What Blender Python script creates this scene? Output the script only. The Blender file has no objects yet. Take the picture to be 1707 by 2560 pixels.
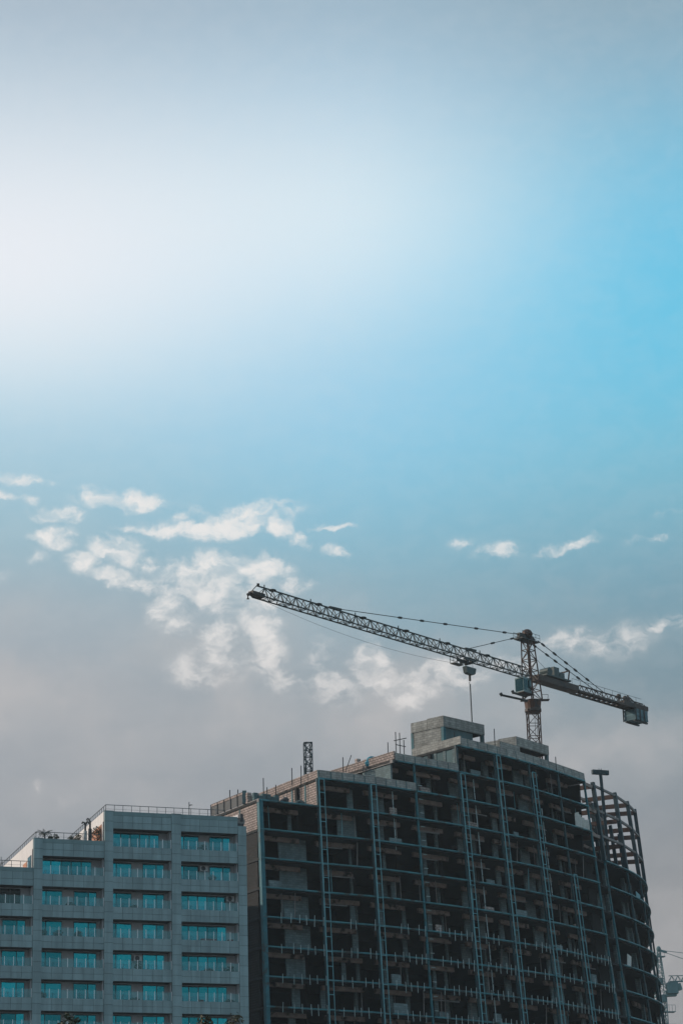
import bpy, math, random
from math import sin, cos, radians, degrees, atan2, hypot, sqrt, pi
from mathutils import Vector, Matrix

# ------------------------------------------------------------------ camera
scene = bpy.context.scene
COL = scene.collection
FPX, CX, CY = 6500.0, 853.5, 1280.0            # focal length and centre in photograph pixels (1707 x 2560)
EYE = Vector((0, 0, 1.7))
_k = Vector((-513.0 / FPX, 19030.0 / FPX, 1.0)).normalized()
FWD = Vector((0, sqrt(1 - _k.z ** 2), _k.z))
_b = -_k.x * FWD.z / FWD.y
RGT = Vector((sqrt(1 - _b * _b - _k.x ** 2), _b, _k.x))
UPV = RGT.cross(FWD)
def ray(px, py): return FWD + RGT * ((px - CX) / FPX) - UPV * ((py - CY) / FPX)
def at(px, py, dist):                           # the point seen at a pixel, at a horizontal distance in metres
    d = ray(px, py); return EYE + d * (dist / hypot(d.x, d.y))
def heading(a): a = radians(a); return Vector((sin(a), cos(a), 0))
cd = bpy.data.cameras.new('camera'); cam = bpy.data.objects.new('camera', cd); COL.objects.link(cam)
cam.matrix_world = Matrix((( RGT.x, UPV.x, -FWD.x, EYE.x), (RGT.y, UPV.y, -FWD.y, EYE.y), (RGT.z, UPV.z, -FWD.z, EYE.z), (0, 0, 0, 1)))
cd.sensor_fit = 'VERTICAL'; cd.sensor_height = 36.0; cd.lens = 36.0 * FPX / 2560.0
cd.clip_start = 0.5; cd.clip_end = 20000
scene.camera = cam

SUN_AZ, SUN_EL = -78.0, 27.0
# ------------------------------------------------------------------ sky
def lin(c):
    return tuple(((v / 255) / 12.92 if v / 255 <= 0.04045 else ((v / 255 + 0.055) / 1.055) ** 2.4) for v in c) + (1,)
world = bpy.data.worlds.new('World'); scene.world = world; world.use_nodes = True
wn, wl = world.node_tree.nodes, world.node_tree.links
wn.clear()
def N(t, **kw):
    n = wn.new(t)
    for k, v in kw.items(): setattr(n, k, v)
    return n
def wmath(op, a, b=None, clamp=False):
    n = N('ShaderNodeMath', operation=op, use_clamp=clamp)
    for i, v in enumerate((a, b)):
        if v is None: continue
        if isinstance(v, (int, float)): n.inputs[i].default_value = v
        else: wl.new(v, n.inputs[i])
    return n.outputs[0]
def wmap(v, a, b, c=0.0, d=1.0, kind='SMOOTHSTEP'):
    n = N('ShaderNodeMapRange', interpolation_type=kind)
    wl.new(v, n.inputs[0])
    for i, x in enumerate((a, b, c, d)): n.inputs[i + 1].default_value = x
    return n.outputs[0]
def wmix(f, a, b):
    n = N('ShaderNodeMix', data_type='RGBA')
    for s, v in ((n.inputs[0], f), (n.inputs[6], a), (n.inputs[7], b)):
        if isinstance(v, (int, float)): s.default_value = v
        elif isinstance(v, tuple): s.default_value = v
        else: wl.new(v, s)
    return n.outputs[2]
tc = N('ShaderNodeTexCoord')
sx = N('ShaderNodeSeparateXYZ'); wl.new(tc.outputs['Generated'], sx.inputs[0])
az = wmath('MULTIPLY', wmath('ARCTAN2', sx.outputs[0], sx.outputs[1]), 180 / pi)
el = wmath('MULTIPLY', wmath('ARCSINE', sx.outputs[2]), 180 / pi)
side = wmath('DIVIDE', sx.outputs[0], wmath('MAXIMUM', wmath('SQRT', wmath('ADD', wmath('MULTIPLY', sx.outputs[0], sx.outputs[0]), wmath('MULTIPLY', sx.outputs[1], sx.outputs[1]))), 0.001))
def ramp(stops):                                # sky colour against elevation
    n = N('ShaderNodeValToRGB'); cr = n.color_ramp; cr.interpolation = 'B_SPLINE'
    while len(cr.elements) > 1: cr.elements.remove(cr.elements[0])
    for i, (e, c) in enumerate(stops):
        p = (e + 5) / 50
        if i == 0: x = cr.elements[0]; x.position = p
        else: x = cr.elements.new(p)
        x.color = lin(c)
    wl.new(wmap(el, -5, 45, 0, 1, 'LINEAR'), n.inputs[0]); return n.outputs[0]
SKY_LEFT = ramp([(-4, (136, 136, 139)), (5, (146, 148, 152)), (9.89, (148, 151, 156)), (12.49, (158, 163, 169)), (15.09, (167, 172, 178)), (16.83, (165, 179, 189)), (18.13, (158, 188, 201)), (19.43, (164, 200, 216)), (20.74, (180, 213, 230)), (22.04, (216, 233, 243)), (23.34, (237, 243, 249)), (24.64, (241, 244, 250)), (25.94, (232, 239, 246)), (27.25, (214, 226, 236)), (28.55, (192, 209, 222)), (29.85, (172, 191, 207)), (33, (170, 182, 194)), (42, (140, 164, 184))])
SKY_MID = ramp([(-4, (136, 136, 139)), (5, (148, 150, 153)), (9.89, (149, 151, 155)), (12.49, (150, 155, 161)), (15.09, (152, 163, 171)), (17.26, (138, 177, 193)), (18.57, (138, 191, 213)), (19.87, (144, 203, 229)), (21.17, (155, 209, 236)), (22.47, (171, 216, 239)), (23.77, (200, 230, 246)), (25.08, (218, 238, 248)), (26.38, (214, 234, 245)), (28.11, (182, 211, 230)), (29.85, (160, 186, 204)), (33, (153, 178, 195)), (42, (140, 164, 184))])
SKY_RIGHT = ramp([(-4, (136, 136, 139)), (5, (150, 150, 152)), (9.89, (149, 150, 153)), (12.49, (142, 149, 156)), (15.09, (122, 148, 160)), (16.83, (121, 162, 180)), (18.13, (126, 176, 195)), (19.43, (126, 189, 211)), (20.74, (118, 197, 225)), (22.04, (110, 200, 232)), (23.34, (107, 201, 234)), (24.64, (116, 201, 234)), (26.38, (130, 196, 224)), (28.11, (143, 183, 205)), (29.85, (145, 172, 188)), (33, (139, 165, 180)), (42, (140, 164, 184))])
base = wmix(wmap(side, -0.155, 0.05), SKY_LEFT, wmix(wmap(side, -0.01, 0.15), SKY_MID, SKY_RIGHT))
sky = N('ShaderNodeTexSky', sky_type='NISHITA', sun_disc=False)
sky.sun_elevation = radians(SUN_EL); sky.sun_rotation = radians(SUN_AZ); sky.air_density = 1.3; sky.dust_density = 2.0
nish = N('ShaderNodeVectorMath', operation='SCALE'); wl.new(sky.outputs[0], nish.inputs[0]); nish.inputs['Scale'].default_value = 0.055
base = wmix(0.05, base, nish.outputs[0])
# clouds: noise in the sky's own angles, gathered where the cloud fragments stand
cmb = N('ShaderNodeCombineXYZ'); wl.new(az, cmb.inputs[0]); wl.new(el, cmb.inputs[1])
def noise(scale, detail, rough, vec, dist=0.0, color=False):
    n = N('ShaderNodeTexNoise'); n.inputs['Scale'].default_value = scale; n.inputs['Detail'].default_value = detail
    n.inputs['Roughness'].default_value = rough; n.inputs['Distortion'].default_value = dist
    wl.new(vec, n.inputs['Vector']); return n.outputs['Color' if color else 'Fac']
warp = N('ShaderNodeVectorMath', operation='MULTIPLY_ADD')
wc = N('ShaderNodeVectorMath', operation='SUBTRACT'); wl.new(noise(1.6, 5, 0.6, cmb.outputs[0], color=True), wc.inputs[0]); wc.inputs[1].default_value = (0.5, 0.5, 0.5)
wl.new(wc.outputs[0], warp.inputs[0]); warp.inputs[1].default_value = (0.62, 0.5, 0); wl.new(cmb.outputs[0], warp.inputs[2])
def azel(px, py):
    d = ray(px, py); return degrees(atan2(d.x, d.y)), degrees(atan2(d.z, hypot(d.x, d.y)))
LOBES = [  # position, half width, half height (photograph pixels), turn, weight
    (20, 1195, 70, 16, 0, .62), (95, 1207, 60, 8, 0, .5), (70, 1252, 34, 16, 0, .62), (12, 1236, 40, 12, 15, .62),
    (140, 1287, 72, 20, 2, .85), (300, 1252, 120, 26, 3, 1.0), (225, 1235, 60, 20, 0, .6), (135, 1345, 60, 30, -8, .9), (92, 1388, 30, 20, 0, .8),
    (305, 1378, 82, 34, 8, .95), (215, 1412, 46, 28, 20, .9), (300, 1448, 110, 22, 14, .85), (360, 1405, 40, 30, 0, .6),
    (610, 1303, 130, 34, -12, 1.0), (480, 1328, 110, 24, 6, .9), (488, 1275, 36, 16, 10, .7), (690, 1312, 36, 26, 45, .9), (310, 1318, 34, 12, 0, .7), (380, 1322, 50, 12, 0, .6), (450, 1290, 30, 26, 30, .7),
    (748, 1350, 30, 22, 20, .85), (825, 1318, 60, 9, 0, .6), (843, 1378, 34, 16, 0, .75),
    (560, 1430, 150, 48, 0, .95), (640, 1415, 90, 34, 0, .9), (425, 1515, 52, 70, -20, .95), (560, 1490, 130, 45, 0, .75), (650, 1530, 70, 50, 20, .85), (665, 1600, 44, 90, -14, .8), (740, 1460, 50, 22, 0, .6),
    (548, 1600, 48, 56, -15, .95), (530, 1668, 110, 50, -8, .68), (700, 1690, 110, 40, 30, .6), (800, 1640, 40, 50, 20, .5), (600, 1640, 60, 40, 20, .6),
    (925, 1655, 48, 56, -20, 1.0), (985, 1715, 92, 42, 36, 1.0), (1040, 1705, 60, 40, -30, .8), (1120, 1690, 110, 50, -12, .6), (830, 1720, 90, 50, 10, .5), (1280, 1655, 70, 30, -10, .45),
    (1245, 1380, 64, 24, -5, .5), (1150, 1358, 40, 14, 0, .4), (1425, 1366, 84, 15, -14, .85), (1660, 1288, 50, 10, 0, .4), (1644, 1343, 30, 10, 0, .6), (1590, 1350, 60, 12, 0, .3),
    (1420, 1600, 80, 40, -8, .5), (1530, 1605, 110, 42, -4, .5), (1655, 1555, 44, 20, -10, .75), (1700, 1560, 40, 20, 0, .5),
    (95, 1962, 18, 34, -14, .34), (165, 2010, 40, 24, 0, .26), (5, 1440, 26, 20, 0, .3)]
acc = None
for (px, py, rx, ry, rot, wt) in LOBES:
    a0, e0 = azel(px, py)
    m = N('ShaderNodeMapping', vector_type='TEXTURE'); wl.new(warp.outputs[0], m.inputs[0])
    m.inputs['Location'].default_value = (a0, e0, 0); m.inputs['Rotation'].default_value = (0, 0, radians(-rot))
    m.inputs['Scale'].default_value = (rx * 0.0095, ry * 0.0095, 1)
    ln = N('ShaderNodeVectorMath', operation='LENGTH'); wl.new(m.outputs[0], ln.inputs[0])
    v = wmap(ln.outputs['Value'], 0.0, 1.6, wt, 0.0)
    acc = v if acc is None else wmath('SMOOTH_MAX', acc, v)
    if acc is not v: acc.node.inputs[2].default_value = 0.15
flat = N('ShaderNodeVectorMath', operation='MULTIPLY'); wl.new(warp.outputs[0], flat.inputs[0]); flat.inputs[1].default_value = (0.62, 1.0, 1)
fine = noise(2.3, 10, 0.58, flat.outputs[0], 0.15)
dens = wmath('ADD', wmath('ADD', 0.05, wmath('MULTIPLY', acc, 0.95)), wmath('MULTIPLY', wmath('MULTIPLY', wmath('SUBTRACT', fine, 0.52), 1.9), wmap(acc, 0.05, 0.5)))
cl = wmath('ADD', wmath('MULTIPLY', wmap(dens, 0.06, 0.60), 0.48), wmath('MULTIPLY', wmap(dens, 0.24, 1.05), 0.52))
# the same fragments drift on, thinly, over the rest of the low sky
veil = None
for (px, py, rx, ry, wt) in ((40, 1510, 260, 70, .6), (-20, 1760, 520, 110, .75), (330, 1850, 330, 80, .5), (720, 1790, 300, 90, .75), (1080, 1790, 330, 130, .95), (1020, 1690, 260, 80, .7), (1500, 1880, 330, 90, .7), (1450, 1610, 300, 60, .45), (580, 1590, 300, 170, .75), (1640, 2380, 300, 120, .5), (200, 1990, 330, 60, .4), (-700, 1700, 600, 120, .6), (2400, 1800, 600, 120, .6)):
    a0, e0 = azel(px, py); m = N('ShaderNodeMapping', vector_type='TEXTURE'); wl.new(warp.outputs[0], m.inputs[0])
    m.inputs['Location'].default_value = (a0, e0, 0); m.inputs['Scale'].default_value = (rx * 0.0095, ry * 0.0095, 1)
    ln = N('ShaderNodeVectorMath', operation='LENGTH'); wl.new(m.outputs[0], ln.inputs[0]); v = wmap(ln.outputs['Value'], 0.0, 1.6, wt, 0.0)
    veil = v if veil is None else wmath('MAXIMUM', veil, v)
soft = noise(0.55, 4, 0.5, warp.outputs[0])
lowband = wmath('MULTIPLY', wmap(el, 19.0, 15.0), wmap(el, 2, 6))
broad = wmath('ADD', wmath('MULTIPLY', veil, wmap(soft, 0.25, 0.62, 0.45, 1.0)), wmath('MULTIPLY', wmap(soft, 0.5, 0.75), 0.35))
broad = wmath('MULTIPLY', broad, lowband)
base = wmix(wmath('MULTIPLY', broad, 0.6), base, lin((190, 187, 187)))
cloud_col = wmix(wmap(el, 11.5, 18.5), lin((207, 203, 202)), lin((236, 234, 232)))
cloud_col = wmix(wmap(fine, 0.36, 0.62), wmix(0.55, cloud_col, base), cloud_col)
col = wmix(wmath('MULTIPLY', cl, 0.95), base, cloud_col)
bg = N('ShaderNodeBackground'); sc = N('ShaderNodeVectorMath', operation='SCALE'); wl.new(col, sc.inputs[0]); sc.inputs['Scale'].default_value = 10.0
wl.new(sc.outputs[0], bg.inputs[0]); bg.inputs[1].default_value = 0.1
wo = N('ShaderNodeOutputWorld'); wl.new(bg.outputs[0], wo.inputs[0])
world.cycles.sampling_method = 'MANUAL'; world.cycles.sample_map_resolution = 512

sl = bpy.data.lights.new('sun', 'SUN'); sun = bpy.data.objects.new('sun', sl); COL.objects.link(sun)
sl.energy = 2.6; sl.angle = radians(0.6); sl.color = (1.0, 0.86, 0.72)
sun.rotation_euler = (-(heading(SUN_AZ) * cos(radians(SUN_EL)) + Vector((0, 0, sin(radians(SUN_EL)))))).to_track_quat('-Z', 'Y').to_euler()
sun.location = (-200, 200, 200)
scene.view_settings.view_transform = 'Standard'; scene.view_settings.look = 'None'
scene.view_settings.exposure = 0.0; scene.view_settings.gamma = 1.0; scene.view_settings.use_curve_mapping = False
scene.render.engine = 'CYCLES'; scene.cycles.use_denoising = True
scene.cycles.max_bounces = 7; scene.cycles.diffuse_bounces = 3; scene.cycles.glossy_bounces = 3
scene.cycles.transparent_max_bounces = 12; scene.cycles.caustics_reflective = False; scene.cycles.caustics_refractive = False
scene.render.film_transparent = False

# ------------------------------------------------------------------ materials
def mat(name, color, rough=0.7, metal=0.0, var=0.12, scale=0.6, piece=0.0, streak=0.0, spec=0.4, dark=None, brick=None, bump=0.0):
    m = bpy.data.materials.new(name); m.use_nodes = True
    t = m.node_tree; n, l = t.nodes, t.links; bs = n['Principled BSDF']
    bs.inputs['Roughness'].default_value = rough; bs.inputs['Metallic'].default_value = metal; bs.inputs['Specular IOR Level'].default_value = spec
    tcd = n.new('ShaderNodeTexCoord'); geo = n.new('ShaderNodeNewGeometry')
    src = None
    if brick:
        bw, bh, mort, mcol = brick
        b = n.new('ShaderNodeTexBrick'); l.new(tcd.outputs['UV'], b.inputs['Vector'])
        b.inputs['Color1'].default_value = tuple(min(1, c * 1.15) for c in color) + (1,); b.inputs['Color2'].default_value = tuple(c * 0.78 for c in color) + (1,)
        b.inputs['Mortar'].default_value = tuple(mcol) + (1,); b.inputs['Scale'].default_value = 1.0
        b.inputs['Brick Width'].default_value = bw; b.inputs['Row Height'].default_value = bh; b.inputs['Mortar Size'].default_value = mort
        b.inputs['Mortar Smooth'].default_value = 0.3
        src = b.outputs['Color']
        if bump:
            bp = n.new('ShaderNodeBump'); bp.inputs['Strength'].default_value = bump; bp.inputs['Distance'].default_value = 0.03; bp.invert = True
            l.new(b.outputs['Fac'], bp.inputs['Height']); l.new(bp.outputs[0], bs.inputs['Normal'])
    no = n.new('ShaderNodeTexNoise'); no.inputs['Scale'].default_value = scale; no.inputs['Detail'].default_value = 6; no.inputs['Roughness'].default_value = 0.65
    l.new(geo.outputs['Position'], no.inputs['Vector'])
    mr = n.new('ShaderNodeMapRange'); l.new(no.outputs['Fac'], mr.inputs[0]); mr.inputs[1].default_value = 0.25; mr.inputs[2].default_value = 0.75
    mr.inputs[3].default_value = 1 - var; mr.inputs[4].default_value = 1 + var
    fac = mr.outputs[0]
    def mul(a, b):
        q = n.new('ShaderNodeMath'); q.operation = 'MULTIPLY'; l.new(a, q.inputs[0]); l.new(b, q.inputs[1]); return q.outputs[0]
    if streak:
        mp = n.new('ShaderNodeMapping'); l.new(geo.outputs['Position'], mp.inputs[0]); mp.inputs['Scale'].default_value = (1.6, 1.6, 0.14)
        ns = n.new('ShaderNodeTexNoise'); ns.inputs['Scale'].default_value = 1.0; ns.inputs['Detail'].default_value = 5; l.new(mp.outputs[0], ns.inputs['Vector'])
        ms = n.new('ShaderNodeMapRange'); l.new(ns.outputs['Fac'], ms.inputs[0]); ms.inputs[1].default_value = 0.35; ms.inputs[2].default_value = 0.65
        ms.inputs[3].default_value = 1 - streak; ms.inputs[4].default_value = 1 + streak * 0.4
        fac = mul(fac, ms.outputs[0])
    if piece:
        oi = n.new('ShaderNodeObjectInfo'); mo = n.new('ShaderNodeMapRange'); l.new(oi.outputs['Random'], mo.inputs[0])
        mo.inputs[3].default_value = 1 - piece; mo.inputs[4].default_value = 1 + piece
        fac = mul(fac, mo.outputs[0])
    vm = n.new('ShaderNodeVectorMath'); vm.operation = 'SCALE'
    if src is not None: l.new(src, vm.inputs[0])
    else: vm.inputs[0].default_value = color
    l.new(fac, vm.inputs['Scale'])
    out = vm.outputs[0]
    if dark:                                     # rust or grime with a shape of its own
        nd = n.new('ShaderNodeTexNoise'); nd.inputs['Scale'].default_value = dark[1]; nd.inputs['Detail'].default_value = 7; l.new(geo.outputs['Position'], nd.inputs['Vector'])
        md = n.new('ShaderNodeMapRange'); l.new(nd.outputs['Fac'], md.inputs[0]); md.inputs[1].default_value = dark[2]; md.inputs[2].default_value = dark[2] + 0.12
        mx = n.new('ShaderNodeMix'); mx.data_type = 'RGBA'; l.new(md.outputs[0], mx.inputs[0]); l.new(out, mx.inputs[6]); mx.inputs[7].default_value = tuple(dark[0]) + (1,)
        out = mx.outputs[2]
    l.new(out, bs.inputs['Base Color'])
    return m
def mat_glass(name, tint, fac):                  # thin see-through pane
    m = bpy.data.materials.new(name); m.use_nodes = True; t = m.node_tree; n, l = t.nodes, t.links; n.clear()
    tr = n.new('ShaderNodeBsdfTransparent'); tr.inputs[0].default_value = tuple(tint) + (1,)
    gl = n.new('ShaderNodeBsdfGlossy'); gl.inputs[0].default_value = (0.45, 0.9, 1.0, 1); gl.inputs['Roughness'].default_value = 0.06
    mx = n.new('ShaderNodeMixShader'); mx.inputs[0].default_value = fac; l.new(tr.outputs[0], mx.inputs[1]); l.new(gl.outputs[0], mx.inputs[2])
    o = n.new('ShaderNodeOutputMaterial'); l.new(mx.outputs[0], o.inputs[0]); return m
def mat_window(name, tint):                      # blue coated reflective glazing with a slightly wavy face
    m = bpy.data.materials.new(name); m.use_nodes = True; t = m.node_tree; n, l = t.nodes, t.links; bs = n['Principled BSDF']
    oi = n.new('ShaderNodeObjectInfo'); mo = n.new('ShaderNodeMapRange'); l.new(oi.outputs['Random'], mo.inputs[0]); mo.inputs[3].default_value = 0.45; mo.inputs[4].default_value = 1.1
    vm = n.new('ShaderNodeVectorMath'); vm.operation = 'SCALE'; vm.inputs[0].default_value = tint; l.new(mo.outputs[0], vm.inputs['Scale']); l.new(vm.outputs[0], bs.inputs['Base Color'])
    bs.inputs['Metallic'].default_value = 0.85; bs.inputs['Roughness'].default_value = 0.07
    geo = n.new('ShaderNodeNewGeometry'); no = n.new('ShaderNodeTexNoise'); no.inputs['Scale'].default_value = 0.5; l.new(geo.outputs['Position'], no.inputs['Vector'])
    bp = n.new('ShaderNodeBump'); bp.inputs['Strength'].default_value = 0.25; bp.inputs['Distance'].default_value = 0.1; l.new(no.outputs['Fac'], bp.inputs['Height']); l.new(bp.outputs[0], bs.inputs['Normal'])
    return m
M = {
    'cladding': mat('grey cladding', (0.235, 0.345, 0.37), 0.6, var=0.08, scale=0.25, piece=0.09, streak=0.17),
    'coping': mat('coping metal', (0.17, 0.27, 0.285), 0.5, var=0.08, streak=0.12),
    'joint': mat('joint backing', (0.10, 0.115, 0.12), 0.9),
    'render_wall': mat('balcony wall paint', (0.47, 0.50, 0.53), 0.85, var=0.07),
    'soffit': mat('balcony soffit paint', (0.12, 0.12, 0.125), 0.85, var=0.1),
    'window': mat_window('blue reflective glazing', (0.006, 0.44, 0.55)),
    'dark_window': mat_window('dark open glazing', (0.02, 0.03, 0.032)),
    'window_frame': mat('window frame', (0.10, 0.12, 0.13), 0.5),
    'balustrade_glass': mat_glass('balustrade glass', (0.78, 0.94, 0.96), 0.075),
    'chrome': mat('brushed steel', (0.85, 0.90, 0.92), 0.45, metal=0.1, var=0.05),
    'rail': mat('railing paint', (0.10, 0.115, 0.125), 0.5),
    'white_wall': mat('white painted wall', (0.78, 0.74, 0.72), 0.8, var=0.06, streak=0.06),
    'orange_wall': mat('ochre painted wall', (0.62, 0.30, 0.19), 0.85, var=0.1),
    'roofing': mat('roof membrane', (0.25, 0.25, 0.24), 0.9),
    'dark_box': mat('dark grey sheet metal', (0.05, 0.055, 0.06), 0.5, var=0.2),
    'ac': mat('off white casing', (0.45, 0.47, 0.47), 0.5),
    'pot': mat('dark planter', (0.07, 0.06, 0.055), 0.8),
    'red_cloth': mat('faded red cloth', (0.25, 0.04, 0.04), 0.9),
    'foliage': mat('dark leaves', (0.042, 0.055, 0.03), 0.6, var=0.4, scale=3.0),
    'dry_foliage': mat('olive brown leaves', (0.075, 0.07, 0.038), 0.7, var=0.4, scale=3.0),
    'bark': mat('bark', (0.06, 0.045, 0.035), 0.95, var=0.3, scale=4.0),
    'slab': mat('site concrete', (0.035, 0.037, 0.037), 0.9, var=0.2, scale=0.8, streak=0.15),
    'edge': mat('teal edge steel', (0.050, 0.20, 0.235), 0.5, var=0.5, scale=0.5, dark=((0.05, 0.055, 0.05), 0.55, 0.53)),
    'teal_column': mat('teal primer steel', (0.022, 0.135, 0.165), 0.55, var=0.3, scale=0.8, dark=((0.04, 0.06, 0.062), 1.1, 0.56)),
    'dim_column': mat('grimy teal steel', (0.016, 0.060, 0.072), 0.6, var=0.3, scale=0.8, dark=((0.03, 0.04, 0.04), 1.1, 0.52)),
    'brown_beam': mat('fireproofed beam', (0.33, 0.265, 0.235), 0.95, var=0.3, scale=1.4, dark=((0.05, 0.045, 0.04), 0.9, 0.54)),
    'block': mat('grey blockwork', (0.17, 0.23, 0.24), 0.9, var=0.14, brick=(0.62, 0.28, 0.018, (0.10, 0.13, 0.13)), bump=0.5, streak=0.14),
    'parapet': mat('aerated block parapet', (0.36, 0.36, 0.335), 0.9, var=0.14, scale=0.9, brick=(0.66, 0.3, 0.02, (0.17, 0.17, 0.16)), bump=0.6, streak=0.2, piece=0.08),
    'red_brick': mat('pinkish clay block', (0.44, 0.355, 0.32), 0.9, var=0.16, scale=0.9, brick=(0.62, 0.3, 0.045, (0.14, 0.115, 0.105)), bump=0.9, streak=0.16),
    'painted_shade': mat('clay block with painted shade', (0.018, 0.018, 0.017), 0.85, var=0.2, scale=0.7, brick=(0.62, 0.3, 0.045, (0.02, 0.02, 0.02)), bump=0.7, dark=((0.05, 0.04, 0.036), 0.5, 0.62)),  # clay block darkened in its colour to stand for the neighbouring building's shade
    'pent_wall': mat('grey teal plaster', (0.10, 0.165, 0.175), 0.9, var=0.18, scale=0.5, streak=0.15),
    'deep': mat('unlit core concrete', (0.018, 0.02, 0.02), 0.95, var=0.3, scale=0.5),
    'pale_steel': mat('galvanised rail', (0.13, 0.34, 0.385), 0.5, var=0.25, scale=1.2, dark=((0.07, 0.16, 0.18), 0.8, 0.60)),
    'rod': mat('pale steel rod', (0.46, 0.58, 0.59), 0.5, var=0.2),
    'rebar': mat('dark rebar', (0.045, 0.05, 0.052), 0.7, var=0.2),
    'rust_steel': mat('red oxide steel', (0.10, 0.052, 0.038), 0.7, var=0.3, scale=1.0, dark=((0.05, 0.04, 0.035), 0.7, 0.55)),
    'dark_steel': mat('dark teal steel frame', (0.018, 0.042, 0.052), 0.5, var=0.3, scale=0.7),
    'grey_steel': mat('weathered grey steel', (0.24, 0.22, 0.21), 0.7, var=0.25, scale=1.0),
    'sheet': mat('white plastic sheet', (0.62, 0.62, 0.58), 0.6, var=0.2, scale=2.5),
    'tarp': mat('blue tarpaulin', (0.04, 0.24, 0.32), 0.6, var=0.25, scale=2.0),
    'crane_mast': mat('weathered orange crane paint', (0.080, 0.032, 0.016), 0.55, var=0.35, scale=0.8, dark=((0.035, 0.03, 0.028), 0.7, 0.52)),
    'crane_jib': mat('dark crane lattice paint', (0.040, 0.046, 0.044), 0.55, var=0.3, scale=0.6),
    'crane_deck': mat('brown counter jib steel', (0.070, 0.050, 0.040), 0.6, var=0.3, scale=0.6, dark=((0.03, 0.028, 0.027), 0.5, 0.55)),
    'cab': mat('pale teal cab panel', (0.20, 0.29, 0.30), 0.4),
    'cab_glass': mat_window('cab glass', (0.06, 0.16, 0.18)),
    'ballast': mat('ballast concrete', (0.13, 0.22, 0.25), 0.85, var=0.15, piece=0.2, streak=0.2),
    'machine': mat('machine green grey', (0.06, 0.09, 0.09), 0.5, var=0.3),
    'far_crane': mat('far crane paint', (0.10, 0.20, 0.215), 0.6, var=0.15),
    'ground': mat('city ground', (0.16, 0.155, 0.145), 0.95, var=0.25, scale=0.05),
}
lamp_m = bpy.data.materials.new('lit bulb'); lamp_m.use_nodes = True
lamp_m.node_tree.nodes['Principled BSDF'].inputs['Emission Color'].default_value = (0.85, 1, 1, 1); lamp_m.node_tree.nodes['Principled BSDF'].inputs['Emission Strength'].default_value = 1.5
M['lamp'] = lamp_m

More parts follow.
